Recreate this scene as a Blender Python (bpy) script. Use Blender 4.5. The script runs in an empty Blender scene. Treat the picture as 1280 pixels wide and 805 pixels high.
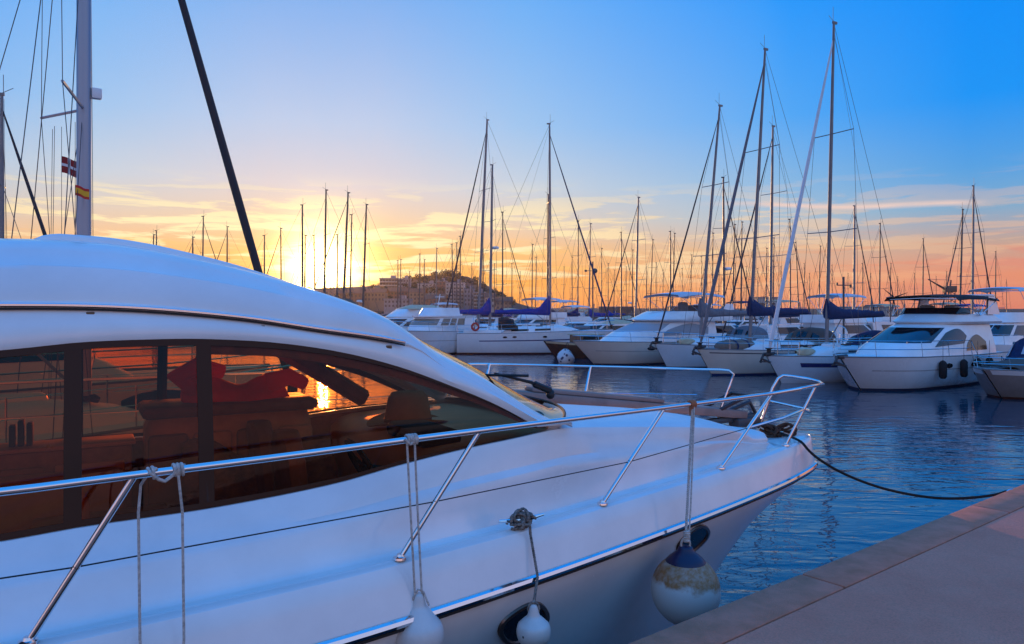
import bpy, bmesh, math, random
from mathutils import Vector, Matrix

S = bpy.context.scene
R = math.radians
# ------------------------------------------------------------------ camera
F, HC = 924.0, 3.0                       # focal length in photo pixels, eye height above the water
cam_d = bpy.data.cameras.new('camera')
cam = bpy.data.objects.new('camera', cam_d)
S.collection.objects.link(cam)
cam.location = (0, 0, HC)
cam.rotation_euler = (R(90), 0, 0)
cam_d.sensor_fit = 'HORIZONTAL'
cam_d.sensor_width = 36.0
cam_d.lens = 36.0 * F / 1280.0
cam_d.shift_y = -12.5 / 1280.0           # horizon a little above the middle
cam_d.clip_start = 0.05
cam_d.clip_end = 20000
S.camera = cam
S.render.resolution_x, S.render.resolution_y = 1024, 644
S.view_settings.view_transform = 'Standard'
S.view_settings.look = 'None'
S.view_settings.exposure = 0.0
S.view_settings.gamma = 1.0
S.view_settings.use_curve_mapping = False
S.cycles.use_denoising = True
S.cycles.max_bounces = 10
S.cycles.transparent_max_bounces = 16
S.cycles.caustics_reflective = False
S.cycles.caustics_refractive = False
S.cycles.sample_clamp_indirect = 6.0
SUN_AZ, SUN_EL = -14.3, 3.0              # degrees, azimuth to the right of the view axis

# ------------------------------------------------------------------ node helpers
def sl(c):
    """sRGB 0..255 -> linear rgba"""
    o = []
    for v in c:
        v = v / 255.0
        o.append(v / 12.92 if v <= 0.04045 else ((v + 0.055) / 1.055) ** 2.4)
    return (o[0], o[1], o[2], 1.0)

class NT:
    def __init__(self, nt):
        self.nt = nt
    def n(self, t, **kw):
        nd = self.nt.nodes.new(t)
        for k, v in kw.items():
            setattr(nd, k, v)
        return nd
    def link(self, a, b):
        self.nt.links.new(a, b)
    def setin(self, sock, v):
        if isinstance(v, bpy.types.NodeSocket):
            self.link(v, sock)
        elif v is not None:
            sock.default_value = v
    def m(self, op, a, b=None, c=None, clamp=False):
        nd = self.n('ShaderNodeMath', operation=op, use_clamp=clamp)
        for i, v in enumerate((a, b, c)):
            if v is not None:
                self.setin(nd.inputs[i], v)
        return nd.outputs[0]
    def vm(self, op, a, b=None):
        nd = self.n('ShaderNodeVectorMath', operation=op)
        self.setin(nd.inputs[0], a)
        if b is not None:
            self.setin(nd.inputs[1], b)
        return nd.outputs[1] if op == 'DOT_PRODUCT' else nd.outputs[0]
    def rng(self, v, a, b, c=0.0, d=1.0, smooth=False):
        nd = self.n('ShaderNodeMapRange', interpolation_type='SMOOTHSTEP' if smooth else 'LINEAR')
        self.setin(nd.inputs[0], v)
        for i, q in enumerate((a, b, c, d)):
            nd.inputs[1 + i].default_value = q
        return nd.outputs[0]
    def ramp(self, v, stops, interp='LINEAR'):
        nd = self.n('ShaderNodeValToRGB')
        cr = nd.color_ramp
        cr.interpolation = interp
        while len(cr.elements) < len(stops):
            cr.elements.new(0.5)
        for e, (p, c) in zip(cr.elements, stops):
            e.position = p
            e.color = c if len(c) == 4 else (c[0], c[1], c[2], 1)
        self.setin(nd.inputs[0], v)
        return nd.outputs[0]
    def mix(self, f, a, b, blend='MIX'):
        nd = self.n('ShaderNodeMix', data_type='RGBA', blend_type=blend)
        nd.clamp_factor = True
        self.setin(nd.inputs[0], f)
        self.setin(nd.inputs[6], a)
        self.setin(nd.inputs[7], b)
        return nd.outputs[2]
    def noise(self, vec, scale, detail=3.0, rough=0.5, dist=0.0):
        nd = self.n('ShaderNodeTexNoise')
        self.setin(nd.inputs['Vector'], vec)
        nd.inputs['Scale'].default_value = scale
        nd.inputs['Detail'].default_value = detail
        nd.inputs['Roughness'].default_value = rough
        nd.inputs['Distortion'].default_value = dist
        return nd.outputs['Fac']

# ------------------------------------------------------------------ sky (world): dusk gradient, sunset glow, thin cloud
W = bpy.data.worlds.new('World')
S.world = W
W.use_nodes = True
W.node_tree.nodes.clear()
g = NT(W.node_tree)
tc = g.n('ShaderNodeTexCoord')
sep = g.n('ShaderNodeSeparateXYZ')
g.link(tc.outputs['Generated'], sep.inputs[0])
dx, dy, dz = sep.outputs
az = g.m('MULTIPLY', g.m('ARCTAN2', dx, dy), 57.29578)
el = g.m('MULTIPLY', g.m('ARCSINE', dz), 57.29578)
elp = g.m('SQRT', g.m('DIVIDE', g.m('MAXIMUM', el, 0.0), 90.0))
def P(e): return math.sqrt(max(e, 0.0) / 90.0)
def rampsky(stops):
    return g.ramp(elp, [(P(e), sl(c)) for e, c in stops])
r1 = rampsky([(0, (248, 146, 52)), (2.5, (251, 174, 78)), (4.6, (242, 190, 124)), (7.0, (230, 202, 174)), (9.5, (212, 206, 214)), (14, (184, 203, 234)), (23, (128, 177, 240)), (45, (70, 160, 250)), (90, (48, 148, 255))])
r2 = rampsky([(0, (240, 142, 66)), (2.5, (248, 168, 84)), (4.6, (246, 190, 128)), (7.0, (222, 204, 188)), (9.5, (196, 208, 222)), (14, (156, 196, 238)), (23, (108, 176, 246)), (45, (56, 155, 252)), (90, (48, 148, 255))])
r3 = rampsky([(0, (232, 136, 104)), (2.5, (238, 166, 124)), (4.6, (216, 184, 160)), (7.0, (168, 192, 212)), (9.5, (136, 184, 226)), (14, (84, 168, 244)), (23, (24, 150, 252)), (45, (36, 146, 252)), (90, (48, 148, 255))])
r4 = rampsky([(0, (222, 122, 104)), (2.5, (230, 146, 116)), (4.6, (194, 164, 152)), (7.0, (124, 170, 206)), (9.5, (84, 160, 226)), (14, (18, 148, 246)), (23, (0, 140, 250)), (45, (20, 138, 252)), (90, (48, 148, 255))])
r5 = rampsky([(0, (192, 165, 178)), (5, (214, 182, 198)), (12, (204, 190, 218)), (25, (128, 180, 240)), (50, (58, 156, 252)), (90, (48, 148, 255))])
daz = g.m('ABSOLUTE', g.m('SUBTRACT', az, SUN_AZ))
daz = g.m('MINIMUM', daz, g.m('SUBTRACT', 360.0, daz))
sky = g.mix(g.rng(daz, 4, 15), r1, r2)
sky = g.mix(g.rng(daz, 15, 35), sky, r3)
sky = g.mix(g.rng(daz, 33, 46), sky, r4)
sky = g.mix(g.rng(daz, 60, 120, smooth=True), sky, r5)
# thin stretched cloud low in the west, laid out in azimuth / elevation of the sky dome
cv = g.n('ShaderNodeCombineXYZ')
g.link(g.m('MULTIPLY', az, 0.10), cv.inputs[0])
g.link(g.m('MULTIPLY', el, 0.85), cv.inputs[1])
cn = g.noise(cv.outputs[0], 1.15, 5.0, 0.58, 0.35)
win = g.m('MULTIPLY', g.rng(el, 1.2, 3.2, smooth=True), g.rng(el, 10.5, 6.0, smooth=True))
cl = g.m('MULTIPLY', g.rng(cn, 0.485, 0.57, smooth=True), win)
ccol = g.mix(g.rng(daz, 12, 45), sl((255, 240, 190)), sl((248, 194, 150)))
sky = g.mix(g.m('MULTIPLY', cl, g.rng(daz, 15, 45, 0.92, 0.34)), sky, ccol)
cv2 = g.n('ShaderNodeCombineXYZ')
g.link(g.m('MULTIPLY', az, 0.16), cv2.inputs[0])
g.link(g.m('MULTIPLY', el, 1.7), cv2.inputs[1])
cn2 = g.noise(cv2.outputs[0], 1.0, 4.0, 0.55, 0.2)
win2 = g.m('MULTIPLY', g.rng(el, 0.6, 1.6, smooth=True), g.rng(el, 6.5, 3.4, smooth=True))
cl2 = g.m('MULTIPLY', g.rng(cn2, 0.50, 0.66, smooth=True), win2)
sky = g.mix(g.m('MULTIPLY', cl2, 0.6), sky, g.mix(g.rng(daz, 12, 45), sl((255, 206, 110)), sl((226, 138, 120))))
# one long vapour trail on the right
ln = g.m('ADD', 7.72, g.m('MULTIPLY', g.m('SUBTRACT', az, 20.0), -0.055))
tr = g.m('SUBTRACT', el, g.m('ADD', ln, g.m('MULTIPLY', g.m('SINE', g.m('MULTIPLY', az, 0.45)), 0.10)))
tw = g.m('MULTIPLY', g.rng(az, 13, 20, smooth=True), g.rng(az, 33.4, 30.5, smooth=True))
trm = g.m('MULTIPLY', g.rng(g.m('ABSOLUTE', tr), 0.0, 0.30, 1, 0, smooth=True), tw)
trm = g.m('MULTIPLY', trm, g.rng(cn2, 0.25, 0.6, 0.45, 0.95))
sky = g.mix(trm, sky, sl((236, 206, 196)))
# glow of the low sun
sd = Vector((math.sin(R(SUN_AZ)) * math.cos(R(SUN_EL)), math.cos(R(SUN_AZ)) * math.cos(R(SUN_EL)), math.sin(R(SUN_EL))))
dt = g.vm('DOT_PRODUCT', tc.outputs['Generated'], tuple(sd))
ang = g.m('MULTIPLY', g.m('ARCCOSINE', g.m('MINIMUM', dt, 1.0)), 57.29578)
def glow(width, amp, col):
    e = g.m('EXPONENT', g.m('MULTIPLY', g.m('POWER', g.m('DIVIDE', ang, width), 1.6), -1.0))
    return g.mix(1.0, (0, 0, 0, 1), g.vm('SCALE', col, None) if False else mulc(g.m('MULTIPLY', e, amp), col))
def mulc(f, col):
    nd = g.n('ShaderNodeVectorMath', operation='SCALE')
    nd.inputs[0].default_value = col[:3]
    g.link(f, nd.inputs['Scale'])
    return nd.outputs[0]
def expo(width, amp, p=1.6):
    return g.m('MULTIPLY', g.m('EXPONENT', g.m('MULTIPLY', g.m('POWER', g.m('DIVIDE', ang, width), p), -1.0)), amp)
sky = g.vm('ADD', sky, mulc(expo(1.30, 20.0, 1.15), (1.0, 0.74, 0.28)))
sky = g.vm('ADD', sky, mulc(expo(3.6, 0.26, 1.3), (1.0, 0.62, 0.14)))
nis = g.n('ShaderNodeTexSky')
nis.sky_type = 'NISHITA'
nis.sun_disc = False
nis.sun_elevation = R(SUN_EL)
nis.sun_rotation = R(SUN_AZ)
ns = g.n('ShaderNodeVectorMath', operation='SCALE')
g.link(nis.outputs[0], ns.inputs[0])
ns.inputs['Scale'].default_value = 0.004
sky = g.vm('ADD', sky, ns.outputs[0])
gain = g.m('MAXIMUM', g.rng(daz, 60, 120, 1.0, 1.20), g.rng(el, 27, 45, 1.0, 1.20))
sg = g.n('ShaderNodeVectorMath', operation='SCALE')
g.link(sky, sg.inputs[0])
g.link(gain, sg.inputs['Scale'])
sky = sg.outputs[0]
below = g.rng(el, -1.5, 0.0)
sky = g.mix(below, (0.10, 0.12, 0.17, 1), sky)
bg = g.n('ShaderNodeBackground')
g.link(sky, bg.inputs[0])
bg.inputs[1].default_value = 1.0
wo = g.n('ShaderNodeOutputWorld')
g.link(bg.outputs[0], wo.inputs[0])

# ------------------------------------------------------------------ sun
sun_d = bpy.data.lights.new('sun', 'SUN')
sun_d.energy = 3.2
sun_d.angle = R(0.6)
sun_d.color = (1.0, 0.55, 0.22)
sun = bpy.data.objects.new('sun', sun_d)
S.collection.objects.link(sun)
ld = Vector((math.sin(R(SUN_AZ)) * math.cos(R(4.0)), math.cos(R(SUN_AZ)) * math.cos(R(4.0)), math.sin(R(4.0))))
sun.rotation_euler = (-ld).to_track_quat('-Z', 'Y').to_euler()

# ------------------------------------------------------------------ materials
MATS = {}
def mat(name, col, rough=0.5, metal=0.0, coat=0.0, spec=0.5, var=0.0, vscale=4.0, bump=0.0, bscale=40.0, col2=None, emit=None):
    if name in MATS:
        return MATS[name]
    mm = bpy.data.materials.new(name)
    mm.use_nodes = True
    t = NT(mm.node_tree)
    b = mm.node_tree.nodes['Principled BSDF']
    c = (col[0], col[1], col[2], 1)
    b.inputs['Roughness'].default_value = rough
    b.inputs['Metallic'].default_value = metal
    b.inputs['Coat Weight'].default_value = coat
    b.inputs['Coat Roughness'].default_value = 0.06
    b.inputs['Specular IOR Level'].default_value = spec
    b.inputs['Base Color'].default_value = c
    if var > 0 or bump > 0:
        co = t.n('ShaderNodeTexCoord').outputs['Object']
    if var > 0:
        nz = t.noise(co, vscale, 6.0, 0.62)
        c2 = col2 or tuple(v * (1 - var) for v in col)
        t.link(t.mix(t.rng(nz, 0.38, 0.66), c, (c2[0], c2[1], c2[2], 1)), b.inputs['Base Color'])
        t.link(t.rng(nz, 0.3, 0.7, max(0.02, rough - 0.05), min(1, rough + 0.08)), b.inputs['Roughness'])
    if bump > 0:
        bn = t.n('ShaderNodeBump')
        bn.inputs['Strength'].default_value = bump
        bn.inputs['Distance'].default_value = 0.01
        t.link(t.noise(co, bscale, 4.0, 0.6), bn.inputs['Height'])
        t.link(bn.outputs[0], b.inputs['Normal'])
    if emit:
        b.inputs['Emission Color'].default_value = (emit[0], emit[1], emit[2], 1)
        b.inputs['Emission Strength'].default_value = emit[3]
    MATS[name] = mm
    return mm

def glass_mat(name, tint, rough=0.02, refl=1.0):
    """thin tinted glazing: coloured transmission plus a fresnel reflection"""
    mm = bpy.data.materials.new(name)
    mm.use_nodes = True
    t = NT(mm.node_tree)
    mm.node_tree.nodes.clear()
    tr = t.n('ShaderNodeBsdfTransparent')
    tr.inputs[0].default_value = (*tint, 1)
    gl = t.n('ShaderNodeBsdfGlossy')
    gl.inputs['Roughness'].default_value = rough
    gl.inputs[0].default_value = (refl, refl, refl, 1)
    fr = t.n('ShaderNodeFresnel')
    fr.inputs[0].default_value = 1.5
    mx = t.n('ShaderNodeMixShader')
    t.link(fr.outputs[0], mx.inputs[0])
    t.link(tr.outputs[0], mx.inputs[1])
    t.link(gl.outputs[0], mx.inputs[2])
    out = t.n('ShaderNodeOutputMaterial')
    t.link(mx.outputs[0], out.inputs[0])
    MATS[name] = mm
    return mm

GEL = mat('white_gelcoat', (0.80, 0.80, 0.79), 0.20, coat=0.35, var=0.09, vscale=2.2, bump=0.03, bscale=14)
GELM = mat('white_gelcoat_deck', (0.74, 0.77, 0.78), 0.42, var=0.06, vscale=2.0, bump=0.15, bscale=220)
HULLP = mat('pale_blue_white_hull_paint', (0.64, 0.75, 0.82), 0.25, coat=0.25, var=0.08, vscale=0.9)
HULLW = mat('white_hull_paint', (0.72, 0.76, 0.78), 0.25, coat=0.25, var=0.10, vscale=0.9)
HULLC = mat('cream_hull_paint', (0.66, 0.62, 0.54), 0.3, coat=0.2, var=0.10, vscale=0.9)
HULLN = mat('navy_hull_paint', (0.02, 0.035, 0.10), 0.22, coat=0.3)
HULLR = mat('dark_brown_hull', (0.07, 0.03, 0.02), 0.4, var=0.3, vscale=3)
STEEL = mat('polished_steel', (0.72, 0.73, 0.75), 0.10, 1.0)
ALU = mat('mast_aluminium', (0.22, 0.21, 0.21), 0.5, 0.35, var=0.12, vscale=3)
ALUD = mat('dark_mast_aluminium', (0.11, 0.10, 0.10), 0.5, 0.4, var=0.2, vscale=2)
WIRE = mat('rigging_wire', (0.10, 0.10, 0.11), 0.5, 0.6)
BLACK = mat('black_rubber', (0.012, 0.012, 0.014), 0.6)
DGLASS = mat('dark_window_glass', (0.010, 0.012, 0.016), 0.06, spec=0.6)
NAVY = mat('navy_canvas', (0.005, 0.020, 0.085), 0.85, var=0.25, vscale=6, bump=0.35, bscale=9)
BLUEC = mat('royal_blue_canvas', (0.005, 0.032, 0.27), 0.85, var=0.25, vscale=6, bump=0.35, bscale=9)
BLACKC = mat('black_canvas', (0.010, 0.009, 0.012), 0.9, var=0.2, vscale=5)
CREAMC = mat('cream_canvas', (0.55, 0.46, 0.30), 0.9, var=0.15, vscale=5)
PALEC = mat('pale_canvas', (0.55, 0.60, 0.66), 0.85, var=0.1, vscale=5)
GREYC = mat('grey_canvas', (0.16, 0.16, 0.18), 0.9, var=0.2, vscale=5)
WHITEC = mat('white_canvas', (0.66, 0.68, 0.70), 0.8, var=0.1, vscale=5)
TEAK = mat('teak_wood', (0.22, 0.11, 0.05), 0.55, var=0.35, vscale=8)
REDP = mat('red_plastic', (0.45, 0.02, 0.015), 0.5)
ORNG = mat('orange_plastic', (0.7, 0.16, 0.02), 0.5)
STRIPE = mat('navy_stripe_paint', (0.012, 0.025, 0.13), 0.35)
ANTIF = mat('antifouling_paint', (0.03, 0.05, 0.13), 0.7, var=0.3, vscale=2)
ANTIR = mat('red_antifouling_paint', (0.10, 0.025, 0.015), 0.7, var=0.3, vscale=2)

# ------------------------------------------------------------------ mesh builder
COL = S.collection
class MB:
    def __init__(self):
        self.v, self.f = [], []
    def grid(self, rows, closed=False, flip=False):
        """rows of equal length -> quads"""
        o = len(self.v)
        n = len(rows[0])
        for r in rows:
            self.v += [tuple(p) for p in r]
        for i in range(len(rows) - 1):
            for j in range(n if closed else n - 1):
                a = o + i * n + j
                b = o + i * n + (j + 1) % n
                q = (a, b, b + n, a + n)
                self.f.append(q[::-1] if flip else q)
        return self
    def face(self, pts):
        o = len(self.v)
        self.v += [tuple(p) for p in pts]
        self.f.append(tuple(range(o, o + len(pts))))
        return self
    def tube(self, pts, r, n=6, cap=True, sx=1.0):
        pts = [Vector(p) for p in pts]
        rs = r if isinstance(r, (list, tuple)) else [r] * len(pts)
        up = None
        rows = []
        for i, p in enumerate(pts):
            a = pts[max(i - 1, 0)]
            b = pts[min(i + 1, len(pts) - 1)]
            t = (b - a)
            if t.length < 1e-9:
                t = Vector((0, 0, 1))
            t.normalize()
            if up is None:
                up = Vector((0, 0, 1)) if abs(t.z) < 0.9 else Vector((1, 0, 0))
            u = (up - t * up.dot(t))
            if u.length < 1e-6:
                u = t.orthogonal()
            u.normalize()
            w = t.cross(u)
            up = u
            rows.append([p + (u * math.cos(2 * math.pi * k / n) * sx + w * math.sin(2 * math.pi * k / n)) * rs[i] for k in range(n)])
        self.grid(rows, closed=True)
        if cap:
            self.face(rows[0][::-1])
            self.face(rows[-1])
        return self
    def box(self, c, s, rz=0.0, bev=0.0, M=None):
        bm = bmesh.new()
        bmesh.ops.create_cube(bm, size=1.0)
        for v in bm.verts:
            v.co = Vector((v.co.x * s[0], v.co.y * s[1], v.co.z * s[2]))
        if bev > 0:
            bmesh.ops.bevel(bm, geom=list(bm.edges), offset=bev, segments=2, affect='EDGES', profile=0.5)
        T = Matrix.Translation(c) @ Matrix.Rotation(rz, 4, 'Z')
        if M is not None:
            T = T @ M
        o = len(self.v)
        bm.verts.index_update()
        for v in bm.verts:
            self.v.append(tuple(T @ v.co))
        for f in bm.faces:
            self.f.append(tuple(o + v.index for v in f.verts))
        bm.free()
        return self
    def lathe(self, prof, n=20, c=(0, 0, 0), M=None):
        """prof: (radius, z) pairs, around z"""
        rows = []
        for r, z in prof:
            row = []
            for k in range(n):
                a = 2 * math.pi * k / n
                p = Vector((r * math.cos(a), r * math.sin(a), z))
                if M is not None:
                    p = M @ p
                row.append(p + Vector(c))
            rows.append(row)
        self.grid(rows, closed=True)
        return self
    def ball(self, c, r, n=10, sc=(1, 1, 1)):
        pr = [(max(1e-4, math.sin(math.pi * i / n)) * r, -math.cos(math.pi * i / n) * r) for i in range(n + 1)]
        M = Matrix.Diagonal((sc[0], sc[1], sc[2], 1))
        return self.lathe(pr, n * 2, c, M)
    def build(self, name, m, parent=None, smooth=True, angle=38, loc=None):
        me = bpy.data.meshes.new(name)
        me.from_pydata(self.v, [], self.f)
        bm = bmesh.new()
        bm.from_mesh(me)
        bmesh.ops.remove_doubles(bm, verts=list(bm.verts), dist=0.0003)
        bmesh.ops.recalc_face_normals(bm, faces=list(bm.faces))
        bm.to_mesh(me)
        bm.free()
        me.materials.append(m)
        if smooth:
            me.shade_smooth()
            try:
                me.set_sharp_from_angle(angle=R(angle))
            except Exception:
                pass
        o = bpy.data.objects.new(name, me)
        COL.objects.link(o)
        if parent is not None:
            o.parent = parent
        if loc is not None:
            o.location = loc
        return o

def tag(o, label=None, cat=None, group=None, kind=None):
    if label: o['label'] = label
    if cat: o['category'] = cat
    if group: o['group'] = group
    if kind: o['kind'] = kind
    return o
def thing(name, label, cat, loc=(0, 0, 0), rz=0.0, group=None):
    o = bpy.data.objects.new(name, None)
    o.empty_display_size = 0.3
    COL.objects.link(o)
    o.location = loc
    o.rotation_euler = (0, 0, rz)
    return tag(o, label, cat, group)
def at(px, py, Y):
    """photo pixel + real distance along the view axis -> world point"""
    return Vector(((px - 640) / F * Y, Y, HC - (py - 390) * Y / F))
def lerp(a, b, t): return a + (b - a) * t
def itp(x, xs, ys):
    if x <= xs[0]: return ys[0]
    for i in range(len(xs) - 1):
        if x <= xs[i + 1]:
            t = (x - xs[i]) / (xs[i + 1] - xs[i])
            return ys[i] + (ys[i + 1] - ys[i]) * t
    return ys[-1]
def smooth_fn(pts, it=2):
    """smooth (catmull-rom) interpolation through (x, y...) points sorted by x"""
    pts = sorted(pts)
    xs = [p[0] for p in pts]
    def fn(x):
        if x <= xs[0]: i = 0
        elif x >= xs[-1]: i = len(xs) - 2
        else:
            i = 0
            while xs[i + 1] < x: i += 1
        t = (x - xs[i]) / (xs[i + 1] - xs[i])
        t = min(max(t, 0.0), 1.0)
        def sl_(k, c):
            a, b = max(k - 1, 0), min(k + 1, len(xs) - 1)
            return (pts[b][c] - pts[a][c]) / (xs[b] - xs[a])
        h = xs[i + 1] - xs[i]
        out = []
        for c in range(1, len(pts[0])):
            m0, m1 = sl_(i, c) * h, sl_(i + 1, c) * h
            y0, y1 = pts[i][c], pts[i + 1][c]
            t2, t3 = t * t, t * t * t
            out.append((2 * t3 - 3 * t2 + 1) * y0 + (t3 - 2 * t2 + t) * m0 + (-2 * t3 + 3 * t2) * y1 + (t3 - t2) * m1)
        return out[0] if len(out) == 1 else out
    return fn
def arc(a, b, n): return [lerp(a, b, i / (n - 1)) for i in range(n)]
# ------------------------------------------------------------------ water
def water_mat():
    mm = bpy.data.materials.new('harbour_water')
    mm.use_nodes = True
    t = NT(mm.node_tree)
    b = mm.node_tree.nodes['Principled BSDF']
    b.inputs['Base Color'].default_value = (0.008, 0.058, 0.092, 1)
    b.inputs['Roughness'].default_value = 0.04
    b.inputs['IOR'].default_value = 1.65
    b.inputs['Specular IOR Level'].default_value = 0.5
    tc = t.n('ShaderNodeTexCoord').outputs['Object']
    mp = t.n('ShaderNodeMapping')
    mp.inputs['Rotation'].default_value = (0, 0, R(-12))
    mp.inputs['Scale'].default_value = (0.55, 1.25, 1.0)
    t.link(tc, mp.inputs[0])
    n1 = t.noise(mp.outputs[0], 1.7, 2.0, 0.45, 0.6)
    mp2 = t.n('ShaderNodeMapping')
    mp2.inputs['Rotation'].default_value = (0, 0, R(24))
    mp2.inputs['Scale'].default_value = (0.7, 1.2, 1.0)
    t.link(tc, mp2.inputs[0])
    n2 = t.noise(mp2.outputs[0], 4.6, 2.0, 0.5, 0.5)
    n3 = t.noise(tc, 0.16, 2.0, 0.5)
    h = t.m('ADD', t.m('MULTIPLY', n1, 0.13), t.m('MULTIPLY', n2, 0.030))
    h = t.m('MULTIPLY', h, t.rng(n3, 0.35, 0.65, 0.35, 1.3))
    sxyz = t.n('ShaderNodeSeparateXYZ')
    t.link(tc, sxyz.inputs[0])
    h = t.m('MULTIPLY', h, t.rng(sxyz.outputs[1], 9, 24, 1.0, 0.55))   # calmer in the open basin than along the quay
    bn = t.n('ShaderNodeBump')
    bn.inputs['Strength'].default_value = 1.0
    bn.inputs['Distance'].default_value = 0.34
    t.link(h, bn.inputs['Height'])
    t.link(bn.outputs[0], b.inputs['Normal'])
    return mm
w = MB()
w.face([(-1500, -300, 0), (1500, -300, 0), (1500, 900, 0), (-1500, 900, 0)])
tag(w.build('water', water_mat(), smooth=False), kind='structure')

# ------------------------------------------------------------------ quay
QZ = 1.4
E0 = Vector((0.536, 3.562, 0))
QD = Vector((0.7857, 0.6186, 0))
QN = Vector((-0.6186, 0.7857, 0))          # towards the water
def q(a, n, z): return E0 + QD * a + QN * n + Vector((0, 0, z))
def paving_mat():
    mm = bpy.data.materials.new('rose_concrete_paving')
    mm.use_nodes = True
    t = NT(mm.node_tree)
    b = mm.node_tree.nodes['Principled BSDF']
    co = t.n('ShaderNodeTexCoord').outputs['Object']
    big = t.noise(co, 0.9, 5.0, 0.6)
    mid = t.noise(co, 5.0, 5.0, 0.65)
    fine = t.noise(co, 110.0, 3.0, 0.7)
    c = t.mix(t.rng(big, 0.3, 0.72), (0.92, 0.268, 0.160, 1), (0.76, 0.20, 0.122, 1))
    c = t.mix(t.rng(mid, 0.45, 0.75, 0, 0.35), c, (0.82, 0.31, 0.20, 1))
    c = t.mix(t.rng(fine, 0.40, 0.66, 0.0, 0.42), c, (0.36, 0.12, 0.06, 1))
    sp = t.n('ShaderNodeTexVoronoi')
    sp.inputs['Scale'].default_value = 1.7
    t.link(co, sp.inputs['Vector'])
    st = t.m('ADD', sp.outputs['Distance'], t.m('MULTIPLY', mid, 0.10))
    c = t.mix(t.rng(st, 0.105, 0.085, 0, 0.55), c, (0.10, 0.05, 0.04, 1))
    t.link(c, b.inputs['Base Color'])
    t.link(t.rng(big, 0.3, 0.7, 0.62, 0.85), b.inputs['Roughness'])
    b.inputs['Specular IOR Level'].default_value = 0.3
    bn = t.n('ShaderNodeBump')
    bn.inputs['Strength'].default_value = 0.5
    bn.inputs['Distance'].default_value = 0.004
    t.link(t.m('ADD', fine, t.m('MULTIPLY', mid, 1.4)), bn.inputs['Height'])
    t.link(bn.outputs[0], b.inputs['Normal'])
    return mm
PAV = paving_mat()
COP = mat('quay_coping_stone', (0.72, 0.22, 0.128), 0.75, var=0.32, vscale=5.0, bump=0.8, bscale=150, col2=(0.50, 0.165, 0.085))
QW = mat('quay_wall_concrete', (0.20, 0.15, 0.12), 0.85, var=0.4, vscale=1.5, bump=0.5, bscale=30)
m = MB()
m.grid([[q(a, -0.296, QZ - 0.004) for a in (-30, 120)], [q(a, -40, QZ - 0.004) for a in (-30, 120)]])
m.grid([[q(a, -0.296, QZ - 0.004) for a in (-30, 120)], [q(a, -0.296, QZ - 0.05) for a in (-30, 120)]])
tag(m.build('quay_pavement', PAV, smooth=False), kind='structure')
m = MB()
m.grid([[q(a, -0.06, QZ - 0.16) for a in (-30, 120)], [q(a, -0.06, -3) for a in (-30, 120)]])
m.grid([[q(a, -0.06, QZ - 0.05) for a in (-30, 120)], [q(a, -0.40, QZ - 0.05) for a in (-30, 120)]])
tag(m.build('quay_wall', QW, smooth=False), kind='structure')
m = MB()
ang_q = math.atan2(QD.y, QD.x)
a0, LEN = 4.17 - 2.6 * 13, 2.6
for i in range(46):
    m.box(q(a0 + LEN * (i + 0.5), -0.143, QZ - 0.09), (LEN - 0.010, 0.286, 0.18), ang_q, 0.018)
tag(m.build('quay_kerb', COP), kind='structure')

# ------------------------------------------------------------------ far shore, hill, town
EARTH = mat('hill_earth', (0.085, 0.055, 0.035), 0.95, var=0.4, vscale=0.03)
HY = 420.0
prof = smooth_fn([(-900, 385), (120, 380), (300, 371), (345, 363), (380, 361), (430, 359), (470, 357), (500, 352), (530, 345), (560, 343), (590, 347), (608, 356), (628, 370), (645, 380), (675, 384.5), (720, 385), (900, 385.5), (1300, 386), (2200, 386)])
rnd = random.Random(5)
m = MB()
rows = []
for dy_, k in ((-110, 0.0), (-70, 0.35), (-30, 0.78), (0, 1.0), (60, 0.9), (160, -0.3)):
    row = []
    for i in range(120):
        px = -900 + i * (3100 / 119.0)
        p = at(px, prof(px), HY)
        h = p.z * k + rnd.uniform(-0.5, 0.5) * (1 if 0 < k < 1 else 0)
        row.append((p.x * (HY + dy_) / HY, HY + dy_, max(h, -1.0)))
    rows.append(row)
m.grid(rows)
tag(m.build('hill', EARTH), kind='structure')
# woods on the hill: one far mass of leaf clumps
LEAF = mat('far_pine_foliage', (0.040, 0.045, 0.020), 0.9, var=0.5, vscale=0.25)
m = MB()
def blob(c, r, n):
    for _ in range(n):
        d = Vector((rnd.gauss(0, 1), rnd.gauss(0, 0.8), rnd.gauss(0, 0.6)))
        d = d.normalized() * r * rnd.uniform(0.35, 1.0)
        p = Vector(c) + d
        s = r * rnd.uniform(0.16, 0.34)
        a = Vector((rnd.uniform(-1, 1), rnd.uniform(-1, 1), rnd.uniform(-1, 1))).normalized()
        b_ = a.orthogonal().normalized()
        m.face([p + a * s, p + b_ * s * 0.8, p - a * s, p - b_ * s * 0.9])
for i in range(210):
    px = rnd.choice([rnd.uniform(505, 640), rnd.uniform(520, 640), rnd.uniform(340, 520)])
    k = rnd.uniform(0.45, 1.0)
    big = px > 500
    p = at(px, prof(px), HY)
    dy_ = lerp(-70, 0, (k - 0.35) / 0.65)
    blob((p.x * (HY + dy_) / HY, HY + dy_, p.z * k + 0.9), rnd.uniform(1.4, 2.6) if big else rnd.uniform(0.8, 1.5), 46 if big else 26)
for i in range(70):
    px = rnd.uniform(425, 625)
    p = at(px, lerp(prof(px), 386, rnd.uniform(.15, .8)), rnd.uniform(300, 350))
    blob((p.x, p.y - rnd.choice([6, 0, -5]), max(p.z, 1.5)), rnd.uniform(.9, 1.8), 30)
woods = m.build('hillside_woods', LEAF, smooth=False)
tag(woods, 'dark pine woods covering the crown of the hill behind the town', 'woods', kind='stuff')

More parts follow.
